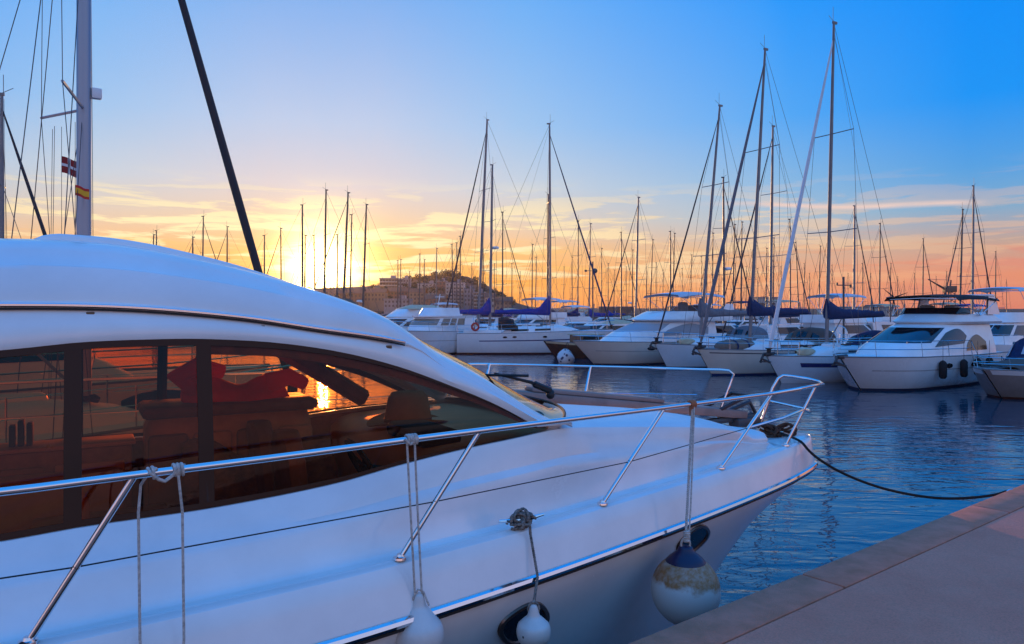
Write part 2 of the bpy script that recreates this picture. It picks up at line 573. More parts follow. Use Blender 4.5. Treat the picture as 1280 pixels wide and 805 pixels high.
BW = [mat('building_wall_sand', (0.30, 0.21, 0.15), 0.85, var=0.15, vscale=0.2), mat('building_wall_white', (0.50, 0.46, 0.42), 0.85, var=0.15, vscale=0.2),
      mat('building_wall_grey', (0.30, 0.29, 0.30), 0.85, var=0.15, vscale=0.2), mat('building_wall_rose', (0.27, 0.15, 0.11), 0.85, var=0.15, vscale=0.2)]
BROOF = mat('building_roof_tile', (0.22, 0.09, 0.05), 0.9)
BWIN = mat('building_window', (0.10, 0.08, 0.075), 0.3)
def building(px0, px1, ytop, ybot, Y, wi, floors, cols, label, roof='flat', depth=9.0, balcony=False):
    a, b = at(px0, ybot, Y), at(px1, ytop, Y)
    wd, hh = b.x - a.x, b.z - a.z
    t = thing('apartment_building' if floors > 2 else 'house', label, 'building', ((a.x + b.x) / 2, Y + depth / 2, a.z))
    MB().box((0, 0, hh / 2 - 2), (wd, depth, hh + 4)).build('wall', BW[wi], t, smooth=False)
    if roof == 'flat':
        mb = MB().box((0, 0, hh + 0.2), (wd + 0.5, depth + 0.5, 0.4)).box((wd * 0.18, 0, hh + 1.0), (wd * 0.22, depth * 0.4, 1.4))
        mb.build('roof', BW[2], t, smooth=False)
    else:
        mb = MB()
        e = 0.5
        mb.face([(-wd / 2 - e, -depth / 2 - e, hh), (wd / 2 + e, -depth / 2 - e, hh), (wd / 2 + e, 0, hh + 2.0), (-wd / 2 - e, 0, hh + 2.0)])
        mb.face([(-wd / 2 - e, depth / 2 + e, hh), (wd / 2 + e, depth / 2 + e, hh), (wd / 2 + e, 0, hh + 2.0), (-wd / 2 - e, 0, hh + 2.0)])
        mb.face([(-wd / 2, -depth / 2, hh), (-wd / 2, depth / 2, hh), (-wd / 2, 0, hh + 2.0)])
        mb.face([(wd / 2, -depth / 2, hh), (wd / 2, depth / 2, hh), (wd / 2, 0, hh + 2.0)])
        mb.build('roof', BROOF, t, smooth=False)
    fw_, ch = hh / floors, wd / cols
    for i in range(floors):
        for j in range(cols):
            MB().box((-wd / 2 + (j + 0.5) * ch, -depth / 2 - 0.03, (i + 0.5) * fw_), (ch * 0.48, 0.12, fw_ * 0.5)).build('window', BWIN, t, smooth=False)
        if balcony:
            MB().box((0, -depth / 2 - 0.6, i * fw_ + 0.25), (wd * 0.94, 1.1, 0.5)).build('balcony', BW[1], t, smooth=False)
building(474.5, 497, 348.5, 362, 345, 0, 3, 6, 'broad sand coloured block on the hill nearest the setting sun', balcony=True)
building(497, 511, 349, 362, 343, 2, 3, 4, 'grey end block joined to the right of the broad sand coloured block')
building(522, 545, 355, 368, 335, 1, 3, 5, 'pale three storey block under the left end of the pine woods', balcony=True)
building(545, 557, 352, 373, 325, 3, 4, 3, 'rose coloured narrow block below the crown of the woods')
building(557, 580, 354, 381, 300, 1, 6, 5, 'tall pale apartment tower with six rows of windows on the hill', balcony=True)
building(580, 592, 362, 383, 295, 2, 4, 3, 'grey four storey building right of the tall pale apartment tower')
building(592, 606, 366, 384, 290, 0, 4, 4, 'sand coloured building at the right foot of the hill', balcony=True)
building(512, 530, 366, 381, 300, 0, 3, 4, 'sand coloured terrace below the pale three storey block', 'gable')
building(484, 510, 364.5, 374, 318, 3, 2, 6, 'long low rose coloured house row under the sand coloured block', 'gable')
building(455, 481, 366, 377, 310, 0, 2, 6, 'low sand coloured houses in the orange sun glare', 'gable')
building(424, 452, 367, 379, 305, 3, 2, 6, 'low rose coloured houses left of the sand houses in the sun glare', 'gable')
building(606, 618, 372, 386, 285, 1, 2, 3, 'small white house at the lower right end of the town', 'gable')
building(532, 556, 374, 385, 280, 3, 2, 5, 'rose coloured quayside house in front of the narrow block', 'gable')
building(480, 512, 374.5, 385, 285, 2, 2, 7, 'long grey quayside shed left of the town houses')
building(620, 640, 377, 387, 285, 0, 2, 4, 'low sand coloured house alone beyond the masts right of the town', 'gable')
BRK = mat('breakwater_stone', (0.10, 0.075, 0.06), 0.95, var=0.4, vscale=0.3)
m = MB()
rows = []
for yy, zz in ((196, -1), (199, 1.5), (201, 2.2), (205, 2.3), (208, 0.6), (210, -1)):
    rows.append([(-160 + i * 8, yy + rnd.uniform(-1, 1), zz + (rnd.uniform(-0.25, 0.25) if zz > 0 else 0)) for i in range(70)])
m.grid(rows)
tag(m.build('breakwater', BRK, smooth=False), 'long low stone breakwater closing the harbour below the sunset sky', 'breakwater')
# harbour sheds on the breakwater
def shed(px0, px1, ytop, label, mm):
    Y = 203
    a, b = at(px0, 388, Y), at(px1, ytop, Y)
    t = thing('harbour_building', label, 'building', ((a.x + b.x) / 2, Y, 2.0))
    wd, hh = b.x - a.x, b.z - 2.0
    MB().box((0, 0, hh / 2), (wd, 5, hh)).build('wall', mm, t, smooth=False)
    MB().box((0, 0, hh + 0.12), (wd + 0.6, 5.6, 0.24)).build('roof', BW[2], t, smooth=False)
    n = max(2, int(wd / 2.2))
    for j in range(n):
        MB().box((-wd / 2 + (j + 0.5) * wd / n, -2.52, hh * 0.55), (wd / n * 0.5, 0.1, hh * 0.35)).build('window', BWIN, t, smooth=False)
shed(942, 968, 372.5, 'pale flat roofed harbour office above the navy boom cover', BW[1])
shed(1042, 1112, 384.3, 'long low pale shed on the breakwater right of the tallest mast', BW[1])
shed(750, 790, 384.2, 'long low dark shed on the breakwater left of the cabin cruiser with an awning', BW[3])
shed(836, 862, 383.8, 'small rose coloured shed on the breakwater behind the cabin cruiser', BW[3])

# the dusk air: thin haze round the whole harbour
def haze_box():
    mm = bpy.data.materials.new('dusk_haze')
    mm.use_nodes = True
    t = NT(mm.node_tree)
    mm.node_tree.nodes.clear()
    v = t.n('ShaderNodeVolumePrincipled')
    v.inputs['Color'].default_value = (1.0, 0.72, 0.48, 1)
    v.inputs['Density'].default_value = 0.00011
    v.inputs['Anisotropy'].default_value = 0.72
    o = t.n('ShaderNodeOutputMaterial')
    t.link(v.outputs[0], o.inputs['Volume'])
    h = MB().box((0, 300, 11), (3010, 1210, 34)).build('haze', mm, smooth=False)
    tag(h, kind='stuff')
haze_box()
# ================================================================== foreground motor yacht
BOW = Vector((3.01, 7.57, 0))
FW, PV = Vector((0.866, 0.5, 0)), Vector((-0.5, 0.866, 0))
SH = 6.0                                   # the yacht's origin lies 6 m behind its stem
yo = BOW - FW * SH
Y_ = thing('motor_yacht', 'large white motor yacht with amber tinted cabin windows lying along the quay', 'yacht', yo, math.atan2(0.5, 0.866))
def yl(s, v, z): return Vector((SH - s, v, z))
def yw(s, v, z): return BOW - FW * s + PV * v + Vector((0, 0, z))
def wl(p):                                  # world -> yacht coordinates
    d = Vector(p) - yo
    return Vector((d.dot(FW), d.dot(PV), p[2]))
_b = [(0, 0), (.012, .05), (.05, .125), (.15, .22), (.35, .325), (.59, .43), (1.04, .605), (1.54, .77), (2.3, 1.0), (3.2, 1.25), (3.9, 1.43), (4.69, 1.605), (5.4, 1.735), (6.6, 1.87), (8, 1.93), (10, 1.93), (12, 1.85)]
_bs, _bv = [p[0] for p in _b], [p[1] for p in _b]
_bf = smooth_fn([p for p in _b if p[0] >= .35])
def beam(s): return _bf(s) if s > .36 else itp(s, _bs, _bv)
def img(px, py, v):
    """photo pixel + chosen distance v from the yacht's centre line -> (s, v, z)"""
    s = 4.0
    k = (px - 640) / F
    for _ in range(40):
        vv = v(s) if callable(v) else v
        s = .5 * s + .5 * (BOW.x + vv * PV.x - k * (BOW.y + vv * PV.y)) / (FW.x - k * FW.y)
    Y = BOW.y - s * FW.y + vv * PV.y
    return (s, vv, HC - (py - 390) * Y / F)
def curve(pts, v, tail):
    out = [img(x, y, v) for x, y in pts]
    return smooth_fn([(a, b, c) for a, b, c in out] + tail)
RUBZ, TOPZ = 1.5, 1.757
T_v = lambda s: -itp(s, [.70, .86, 1.36, 2.18, 3.05, 3.62, 3.85, 4.46, 5.24, 6.7], [.0, .24, .41, .595, .76, .94, 1.0, 1.10, 1.19, 1.30])
trunk = curve([(0, 678), (100, 660), (270, 635), (420, 605), (500, 582), (580, 562), (650, 547), (700, 536), (768, 534), (860, 534), (900, 536), (925, 541), (943, 549)], T_v,
              [(7.6, -1.34, 2.03), (9.2, -1.36, 2.02), (12, -1.3, 2.0)])
W_v = lambda s: -itp(s, [3.4, 3.8, 4.3, 5.2, 6.7], [.95, 1.0, 1.04, 1.08, 1.12])
wtop = curve([(0, 437), (100, 427), (200, 423), (265, 423), (350, 428), (430, 440), (500, 458), (560, 480), (620, 505), (672, 533)], W_v,
             [(7.6, -1.14, 2.80), (9.2, -1.15, 2.74)])
gut = curve([(0, 380), (160, 383), (300, 395), (400, 410), (470, 420), (505, 427)], lambda s: -1.03,
            [(7.6, -1.04, 3.02), (9.2, -1.05, 2.96)])
R_v = lambda s: -itp(s, [3.5, 4.6, 5.5, 6.7], [.95, .85, .75, .70])
ridge = curve([(0, 300), (80, 302), (160, 309), (270, 330), (330, 345), (420, 373), (480, 398), (505, 413), (540, 437), (600, 470), (650, 503), (690, 527)], R_v,
              [(7.6, -.70, 3.33), (9.2, -.70, 3.27)])

def both(m_, rows):                         # add a strip and its mirror image
    m_.grid(rows)
    m_.grid([[Vector((p[0], -p[1], p[2])) for p in r] for r in rows], flip=True)
# ---- topsides
def stem(z): return itp(z, [-.6, -.25, 0, .3, .654, .844, 1.073, 1.249, 1.445, 1.5], [3.3, 2.45, 1.95, 1.65, 1.36, 1.15, .86, .52, .06, 0.0])
us = [0, .012, .03, .06, .1, .16, .24, .35, .5, .7, .95, 1.25, 1.6, 2, 2.5, 3, 3.6, 4.2, 4.9, 5.6, 6.4, 7.3, 8.3, 9.4, 10.6, 12]
zs = [-.6, -.25, 0, .15, .3, .45, .6, .75, .9, 1.05, 1.2, 1.33, 1.43, 1.49]
def hull_pt(u, z):
    s0 = stem(z)
    s = s0 + u * (12 - s0) / 12
    wd = beam(u * itp(z, [-.6, 0, 1.5], [.8, .92, 1.0])) * itp(z, [-.6, -.25, 0, .3, .9, 1.5], [.15, .72, .92, .955, .985, 1.0])
    return yl(s, -wd, z)
m = MB()
both(m, [[hull_pt(u, z) for u in us] for z in zs])
m.face([hull_pt(12, z) for z in zs] + [Vector((p.x, -p.y, p.z)) for p in [hull_pt(12, z) for z in zs[::-1]]])
hull = m.build('hull', GEL, Y_, angle=50)
# ---- rub rail: steel capping over a dark rubber strip
ss = arc(0, 12, 120)
ss = [0, .004, .012, .03, .06, .1, .15, .22, .3, .4] + [s for s in ss if s > .45]
def railcurve(fv, fz): return [yl(s, -fv(s), fz(s)) for s in ss][::-1] + [yl(s, fv(s), fz(s)) for s in ss[1:]]
rb = MB().tube(railcurve(lambda s: beam(s) + .012, lambda s: 1.497), 0.024, 8).build('rub_rail', STEEL, Y_)
MB().tube(railcurve(lambda s: beam(s) + .006, lambda s: 1.464), 0.0125, 6).build('rubber_strip', BLACK, rb)
# ---- bulwark, side deck, trunk side
ds = [0.001, .012, .03, .06, .1, .15, .22, .3, .4, .5, .6, .7, .74, .8, .85, .9, .95, 1.0, 1.06, 1.15, 1.25, 1.36] + arc(1.5, 9.2, 62) + [10, 11, 12]
def deck_row(s):
    b = beam(s)
    k = min(1.0, b / .55)
    if s < .72:
        tv, tz = 0.0, 1.738
    else:
        t = trunk(max(s, .95))
        f = itp(s, [.72, .76, .80, .88], [0, .55, .85, 1])
        f = f * f * (3 - 2 * f)
        tv = -T_v(s) if s < .95 else -t[0]
        tz = lerp(1.742, t[1], f)
    o = [(b + .002, 1.503), (b - .012 * k, 1.54), (b - .045 * k, 1.65), (b - .066 * k, 1.705), (b - .09 * k, 1.742), (b - .125 * k, TOPZ), (b - .150 * k, 1.754), (b - .163 * k, 1.742)]
    wdk = itp(s, [.3, .9, 1.4, 2.5, 4], [.24, .24, .22, .20, .20]) * k
    vi = max(b - wdk - .07 * k, tv + .02)
    o += [(max(b - .170 * k, vi + .001), 1.720), (vi, 1.722)]
    # cove, lower trunk side, soft step, upper trunk side, rounded edge
    h = tz - 1.76
    vb = vi - .03 * k
    def tp(a, extra=0.0): return (lerp(vb, tv, a) + extra, lerp(1.742, tz, a))
    if s < .72:
        o += [(lerp(vi, 0, a), 1.722 + .016 * a) for a in (.15, .3, .45, .5, .6, .7, .8, .9, 1.0)]
    else:
        st = .022 * itp(s, [2.4, 4.0], [0.0, 1.0])
        o += [(vb, 1.742), tp(.10, .004), tp(.3, .012), tp(.48, .02 + st), tp(.56, .02 + st * .9), tp(.63, .004), tp(.8, .008), tp(.94, .004), (tv, tz)]
    return [yl(s, -v, z) for v, z in o]
rows = [deck_row(s) for s in ds]
m = MB()
both(m, rows)
# inner lip under the windows
lip = [[r[-1], r[-1] + Vector((0, .05, .004)), r[-1] + Vector((0, .055, -.35))] for s, r in zip(ds, rows) if s > 3.5]
both(m, lip)
m.build('deck', GEL, Y_, angle=33)
# ---- foredeck cap (trunk top) ahead of the windscreen
fd = [s for s in ds if .72 <= s <= 3.75]
m = MB()
rows = []
for s in fd:
    e = deck_row(s)[-1]
    v0, z0 = -e.y, e.z
    cr = .055 * min(1, v0 / .6)
    row = []
    for qn in (-1, -.96, -.9, -.8, -.6, -.3, 0, .3, .6, .8, .9, .96, 1):
        row.append(yl(s, v0 * qn, z0 + .02 * min(1, (1 - abs(qn)) / .1) * min(1, v0 / .3) + cr * (1 - qn * qn)))
    rows.append(row)
m.grid(rows)
fdk = m.build('foredeck', GELM, Y_, angle=60)
# ---- cabin side shell between window top and ridge
cs = arc(3.62, 9.2, 70)
def shell_row(s):
    wv, wz = wtop(s)
    gv, gz = gut(max(s, 4.75))
    rv, rz = ridge(s)
    wv, gv, rv = -wv, -gv, -rv
    k = itp(s, [4.55, 4.95], [0, 1])
    # forward of the gutter's end the side rolls straight into the pillar
    mv, mz = lerp(wv, rv, .45), lerp(wz, rz, .5)
    gv, gz = lerp(mv + .02, gv, k), lerp(mz, gz, k)
    wz2 = min(wz, rz - .01)
    o = [(wv - .05, wz2 - .012), (wv - .004, wz2 - .006), (wv + .006, wz2 + .02)]
    o += [(lerp(wv + .008, gv + .02, .5) + .012, lerp(wz2 + .02, gz - .02 * k, .5)), (gv + .018, gz - .022 * k - .001)]
    o += [(gv + .018 + .013 * k, gz - .012 * k), (gv + .018 + .014 * k, gz + .004 * k), (gv + .014, gz + .014 * k + .001)]
    for a, bo in ((.12, .030), (.40, .062), (.46, .066), (.50, .050), (.72, .060), (.90, .040), (.97, .018)):
        bo *= (.25 + .75 * k)
        o.append((lerp(gv + .012, rv, a) + bo, lerp(gz + .014 * k, rz, a) + bo * .42))
    o.append((rv, rz))
    return o
m = MB()
shell = [[yl(s, -v, z) for v, z in shell_row(s)] for s in cs]
# the pillar's foot closes on the deck
tip = img(693, 532, lambda s: -.95)
shell = [[yl(3.56, -.955, 2.225 + .006 * i) if i < 8 else yl(3.55, -.94, 2.232 + .003 * i) for i in range(len(shell[0]))]] + shell
both(m, shell)
WS_S = 4.98                                  # the windscreen's upper edge
pin = []
for s in [x for x in cs if x <= WS_S + .02]:
    rv, rz = ridge(s)
    k = min(1, max(0.15, (s - 3.6) / .6))
    pin.append([yl(s, rv, rz), yl(s, rv + .03 * k, rz + .012 * k), yl(s, rv + .085 * k, rz + .016 * k), yl(s, rv + .10 * k, rz - .004), yl(s, rv + .10 * k, rz - .06)])
both(m, pin)
m.build('cabin_frame', GEL, Y_, angle=40)
# steel trim line under the gutter
gl = [yl(s, gut(s)[0] - .036, gut(s)[1] - .004) for s in arc(4.80, 9.2, 60)]
tm = MB().tube(gl, .009, 6).tube([Vector((p.x, -p.y, p.z)) for p in gl], .009, 6).build('gutter_trim', STEEL, Y_)
dk = [p + Vector((0, .004, -.017)) for p in gl]
MB().tube(dk, .005, 6).tube([Vector((p.x, -p.y, p.z)) for p in dk], .005, 6).build('gutter_seal', BLACK, tm)
BR = mat('bronze_fitting', (0.16, 0.09, 0.05), 0.5, 0.5)
for px in (113, 326, 485):
    s, v, z = img(px, itp(px, [0, 113, 326, 485, 505], [390, 389, 406, 431, 435]), -1.045)
    MB().box(yl(s, v - .01, z - .012), (.035, .02, .018), 0, .004).build('drain_fitting', BR, Y_)
# ---- roof
rs = [s for s in cs if s >= WS_S - .03]
qs = [-1, -.94, -.85, -.7, -.45, -.2, 0, .2, .45, .7, .85, .94, 1]
rows = []
for s in rs:
    rv, rz = ridge(s)
    rows.append([yl(s, -rv * qn, rz + .034 * (1 - qn ** 4) ) for qn in qs])
m = MB().grid(rows)
roof = m.build('roof', GEL, Y_, angle=60)
# raised sliding sunroof with a rounded aft end
m = MB()
rows = []
for s in arc(5.15, 6.62, 40):
    rv, rz = ridge(s)
    f = min(1, max(0, (6.62 - s) / .10)) ** .5 * min(1, max(0, (s - 5.15) / .9)) ** .8
    hgt = lerp(.0, .034, f)
    wv_ = .58
    rows.append([yl(s, wv_ * a, rz + .02 + hgt * c + .012 * (1 - a * a)) for a, c in ((-1, -.2), (-.99, .55), (-.95, .92), (-.85, 1.0), (-.4, 1.03), (0, 1.04), (.4, 1.03), (.85, 1.0), (.95, .92), (.99, .55), (1, -.2))])
m.grid(rows)
m.face(rows[-1])
m.build('sunroof', GEL, roof, angle=60)
# headliner
LIN = mat('cherry_headliner', (0.36, 0.09, 0.05), 0.6, var=0.3, vscale=6)
m = MB()
rows = []
for s in [x for x in cs if x >= 4.55]:
    wv, wz = wtop(s)
    rv, rz = ridge(s)
    zc = min(rz - .07, 3.2)
    rows.append([yl(s, v * (-wv - .035), z) for v, z in ((-1, wz + .0), (-.985, wz + .02), (-.9, lerp(wz, zc, .8)), (-.7, zc), (0, zc + .02), (.7, zc), (.9, lerp(wz, zc, .8)), (.985, wz + .02), (1, wz + .0))])
m.grid(rows)
m.build('headliner', LIN, Y_)
# ---- windscreen
WSG = glass_mat('windscreen_glass', (0.95, 0.86, 0.76), 0.01, 0.8)
def ws_pt(k, qn):
    s = lerp(3.60, WS_S, k)
    rv, rz = ridge(s)
    kk = min(1, max(0.15, (s - 3.6) / .6))
    hv = -rv - .10 * kk
    c = 1 - qn * qn
    return yl(s - c * lerp(.40, .10, k), hv * qn, rz - .006 + .045 * c * lerp(0, 1, k) + .02 * c)
m = MB().grid([[ws_pt(k, qn) for qn in arc(-1, 1, 17)] for k in arc(0, 1, 14)])
ws = m.build('windscreen', WSG, Y_, angle=80)
DFR = mat('dark_window_frame', (0.055, 0.02, 0.010), 0.55, spec=0.2)
m = MB()
m.tube([ws_pt(0.01, qn) + Vector((0, 0, .004)) for qn in arc(-1, 1, 17)], .011, 6)
m.tube([ws_pt(0.99, qn) + Vector((0, 0, .0)) for qn in arc(-1, 1, 17)], .016, 6)
m.build('windscreen_seal', DFR, ws)
for qn in (-.02,):
    MB().tube([ws_pt(k, qn) + Vector((0, 0, -.01)) for k in arc(0, 1, 8)], .022, 6).build('mullion', DFR, ws)
# wiper on the near half of the windscreen
wa = wl(yw(*img(688, 497, -.55)))
wb = wl(yw(*img(618, 472, -.50)))
wp = MB().tube([wa + Vector((.02, 0, .03)), lerp(wa, wb, .35) + Vector((0, 0, .06)), wb + Vector((0, 0, .03))], [.022, .012, .008], 6)
wp.ball(wa + Vector((0, 0, .02)), .032, 6)
wp.tube([lerp(wa, wb, .0) + Vector((-.0, .0, .05)), lerp(wa, wb, .30) + Vector((0, 0, .055))], .024, 6)
wp.tube([wb + Vector((-.12, .05, .02)), wb + Vector((.22, -.10, .01))], .010, 5)
wp.build('windscreen_wiper', BLACK, Y_)
# ---- side windows: three panes each side with dark frames
TGL = glass_mat('amber_tinted_glass', (0.74, 0.33, 0.165), 0.015, 0.5)
TGF = glass_mat('light_amber_glass', (0.96, 0.53, 0.30), 0.012, 0.4)
def sill(s):
    t = trunk(s)
    return (-t[0] - .012, t[1] + .004)
def side_pt(s, k, off=0.0):
    sv, sz_ = sill(s)
    wv, wz = wtop(s)
    wv = -wv - .008
    if wz < sz_: wz = sz_ + .001
    bow_ = .018 * math.sin(math.pi * k)
    return (lerp(sv, wv, k) + bow_ + off, lerp(sz_, wz, k))
S_M1, S_M2, S_F = img(91, 540, lambda s: -1.2)[0], img(257, 530, lambda s: -1.18)[0], 3.78
for sgn in (-1, 1):
    for a, b in ((S_F, S_M2), (S_M2, S_M1), (S_M1, 9.15)):
        m = MB().grid([[yl(s, sgn * side_pt(s, k)[0], side_pt(s, k)[1]) for k in arc(0, 1, 7)] for s in arc(a, b, 26)])
        wdw = m.build('side_window', TGF if a == S_F else TGL, Y_, angle=80)
        f = MB()
        def bar(s0, s1, k0, k1, n=20):
            f.grid([[yl(s, sgn * side_pt(s, k, .004)[0], side_pt(s, k)[1]) for k in arc(k0, k1, 6)] for s in arc(s0, s1, n)])
        bar(a, b, .955, 1.0)
        if a == S_F:
            vb_ = MB().grid([[yl(s, sgn * side_pt(s, k, -.02)[0], side_pt(s, k)[1]) for k in arc(itp(s, [3.8, 4.3, 5.5], [.62, .84, .90]), .985, 5)] for s in arc(a, b, 26)])
            vb_.build('valance', mat('dark_red_valance', (.16, .028, .016), .5, var=.5, vscale=12), wdw)
        bar(a, b, 0, .035)
        if b < 9: bar(b - .035, b, 0, 1, 3)
        if a > 4: bar(a, a + .035, 0, 1, 3)
        f.build('window_frame', DFR, wdw)
# ---- transom cockpit: aft bulkhead, cockpit sole, coaming
m = MB().box(yl(9.22, 0, 2.35), (.05, 2.2, 1.2))
m.build('aft_bulkhead', DGLASS, Y_)
m = MB().box(yl(10.6, 0, 1.0), (2.8, 3.2, .06)).box(yl(11.9, 0, 1.35), (.12, 3.4, .75), 0, .03).box(yl(11.2, 0, 1.3), (.7, 2.6, .5), 0, .08)
m.build('cockpit', GELM, Y_)
# ---- interior
WOOD = mat('cabin_cherry_wood', (0.42, 0.17, 0.07), 0.4, var=0.45, vscale=5)
LEA = mat('brown_leather', (0.26, 0.10, 0.04), 0.5, var=0.25, vscale=7)
LEA2 = mat('tan_leather', (0.62, 0.32, 0.15), 0.5, var=0.2, vscale=7)
BEI = mat('beige_dash_moulding', (0.78, 0.50, 0.38), 0.5, var=0.1, vscale=4)
m = MB().box(yl(6.6, 0, .98), (5.3, 2.3, .06))
m.build('cabin_sole', WOOD, Y_)
m = MB()
for sgn in (-1, 1):
    m.grid([[yl(s, sgn * (sill(s)[0] - .075), z) for z in (1.0, sill(s)[1] - .02)] for s in arc(4.0, 9.2, 20)])
m.build('cabin_lining', WOOD, Y_)
# dashboard
m = MB()
rows = []
for s, z, wv_ in ((3.35, 2.215, .70), (3.6, 2.20, .86), (3.9, 2.19, .93), (4.2, 2.17, .98), (4.45, 2.15, 1.02), (4.56, 2.12, 1.03), (4.62, 2.05, 1.04), (4.66, 1.8, 1.04), (4.68, 1.0, 1.04)):
    rows.append([yl(s, wv_ * a, z + .03 * (1 - a * a)) for a in arc(-1, 1, 13)])
m.grid(rows)
dash = m.build('dashboard', BEI, Y_, angle=50)
m = MB().box(yl(4.45, -.50, 2.20), (.30, .62, .10), 0, .04)
m.build('instrument_binnacle', BLACK, dash)
m = MB()
Mw = Matrix.Translation(yl(4.86, -.50, 2.02)) @ Matrix.Rotation(R(62), 4, 'Y')
m.tube([Mw @ Vector((.19 * math.cos(a), .19 * math.sin(a), 0)) for a in arc(0, 2 * math.pi, 25)], .016, 6)
for a in (0, 2.1, 4.2):
    m.tube([Mw @ Vector((0, 0, .0)), Mw @ Vector((.19 * math.cos(a), .19 * math.sin(a), 0))], .012, 5)
m.tube([Mw @ Vector((0, 0, -.02)), yl(4.60, -.50, 1.95)], .03, 6)
m.build('steering_wheel', BLACK, Y_)
def seat(s, v, top, wd, ma, name='helm_seat', turn=0):
    base = top - .95
    m = MB()
    m.tube([yl(s, v, 1.0), yl(s, v, base + .25)], .06, 8)
    ped = m.build('pedestal', STEEL, None)
    sq = MB().box(yl(s - .02, v, base + .33), (.52, wd, .16), 0, .06).build(name, ma, Y_)
    ped.parent = sq
    rows = []
    for i in range(13):
        a = i / 12
        z = lerp(base + .40, top, a)
        w_ = wd / 2 * (1 if a < .7 else math.sqrt(max(0.04, 1 - ((a - .7) / .32) ** 2)))
        sc_ = s + .24 + .06 * a
        th = .075
        row = []
        for t in range(12):
            an = 2 * math.pi * t / 12
            cx, cy = math.cos(an), math.sin(an)
            row.append(yl(sc_ + th * math.copysign(abs(cx) ** .6, cx), v + w_ * math.copysign(abs(cy) ** .7, cy), z))
        rows.append(row)
    bk = MB().grid(rows, closed=True).face(rows[-1]).face(rows[0][::-1])
    bk.build('backrest', ma, sq)
    return sq
seat(4.98, -.22, 2.24, .50, LEA)
seat(5.02, .42, 2.22, .50, LEA)
seat(6.75, -.72, 2.36, .52, LEA)
seat(7.5, -.72, 2.34, .52, LEA)
m = MB().box(yl(5.45, .84, 1.64), (1.15, .46, 1.28), 0, .10)
cab = m.build('companion_bench', LEA2, Y_, angle=60)
MB().box(yl(5.45, .84, 2.30), (1.22, .52, .09), 0, .04).build('bench_top', LEA, cab)
for i_ in range(4):
    MB().box(yl(5.02 + .29 * i_, .60, 1.75), (.26, .07, .80), 0, .034).build('bench_panel', LEA if i_ % 2 else LEA2, cab)
m = MB().box(yl(7.35, 1.0, 1.52), (2.5, .30, 1.08), 0, .02)
lk = m.build('locker', WOOD, Y_)
for i_, (s_, w_, mt) in enumerate(((6.36, .42, LEA2), (6.84, .42, WOOD), (7.32, .42, LEA2), (7.8, .42, LEA2), (8.28, .42, WOOD))):
    d_ = MB().box(yl(s_, .835, 1.60), (w_, .03, .72), 0, .012).build('locker_door', mt, lk)
    MB().tube([yl(s_ - .14, .80, 1.5), yl(s_ - .14, .80, 1.72)], .010, 6).build('handle', STEEL, d_)
m = MB().box(yl(7.35, 1.0, 2.075), (2.54, .34, .03), 0, .01)
m.build('locker_top', BEI, lk)
m = MB()
for s_, h_ in ((6.72, .15), (6.77, .17), (6.82, .14), (7.9, .16), (8.0, .13)):
    m.box(yl(s_, 1.0, 2.09 + h_ / 2), (.035, .13, h_), 0, .004)
m.build('chart_book', mat('worn_book_cover', (.10, .16, .22), .7), lk)
m = MB().box(yl(6.3, .1, 1.70), (.75, .62, .04), 0, .015).tube([yl(6.3, .1, 1.0), yl(6.3, .1, 1.70)], .05, 8)
m.build('cabin_table', WOOD, Y_)
m = MB().box(yl(7.0, .45, 1.42), (1.7, .55, .14), 0, .06)
sofa = m.build('sofa', LEA2, Y_)
MB().box(yl(7.0, .74, 1.68), (1.7, .14, .50), 0, .06).build('backrest', LEA2, sofa)
MB().box(yl(7.0, .45, 1.2), (1.65, .5, .38), 0, .02).build('sofa_base', WOOD, sofa)
# slanting far-side window pillar seen through the glass
pa, pb = img(345, 432, .98), img(455, 498, 1.06)
m = MB().tube([yl(*pa), yl(*pb)], .075, 6)
m.build('window_pillar', LIN, Y_)
# ---- guard rail: top rail with posts, pulpit and wire
railv = lambda s: -(max(beam(max(s, 0.0)) - .02, .05))
rp = [img(x, y, railv) for x, y in ((0, 615), (95, 603), (190, 591), (350, 571), (515, 549), (690, 527), (828, 510), (905, 500), (965, 492))]
near = sorted(rp, reverse=True)
rail_pts = [yl(11.0, -1.86, 2.38), yl(9.0, -1.90, 2.37), yl(7.6, -1.88, 2.362)] + [yl(s, v, z) for s, v, z in near]
rfn = smooth_fn([(-p.x, p.y, p.z) for p in rail_pts])
main = [Vector((x, *rfn(-x))) for x in arc(SH - 11, SH - near[-1][0], 60)]
tipw = at(1029, 480.5, 7.42)
nose = [at(1000, 486, 6.35), at(1020, 482, 6.9), tipw, at(1024, 477, 7.62), at(1010, 473.5, 7.72), at(990, 470.5, 7.78), at(979, 469.5, 7.80), at(973, 473, 7.80), at(966, 485, 7.80), at(950, 532, 7.80)]
full = main + [wl(p) for p in nose]
gr = MB().tube(full, .0165, 10)
gr.build('guard_rail', STEEL, Y_)
fb = [at(x, y, Yd) for x, y, Yd in ((598, 455, 7.25), (690, 457, 7.42), (800, 459.5, 7.62), (870, 461.5, 7.75), (900, 462, 7.8), (911, 463, 7.82), (917, 468, 7.82), (914, 477, 7.82), (895, 527, 7.80))]
fl = [wl(p) for p in fb]
aft = [Vector((SH - 11, 1.80, 2.40)), Vector((SH - 7.5, 1.86, 2.45)), Vector((SH - 5, 1.62, 2.47))]
afn = smooth_fn([(p.x, p.y, p.z) for p in aft + [fl[0], fl[1]]])
fmain = [Vector((x, *afn(x))) for x in arc(SH - 11, fl[0].x - .05, 30)]
MB().tube(fmain + fl, .0125, 8).build('guard_rail', STEEL, Y_)
posts = [((35, 793), (190, 591)), ((500, 699), (607, 543)), ((753, 632), (828, 511)), ((901, 592), (966, 492.5)), ((982, 559), (1020, 484))]
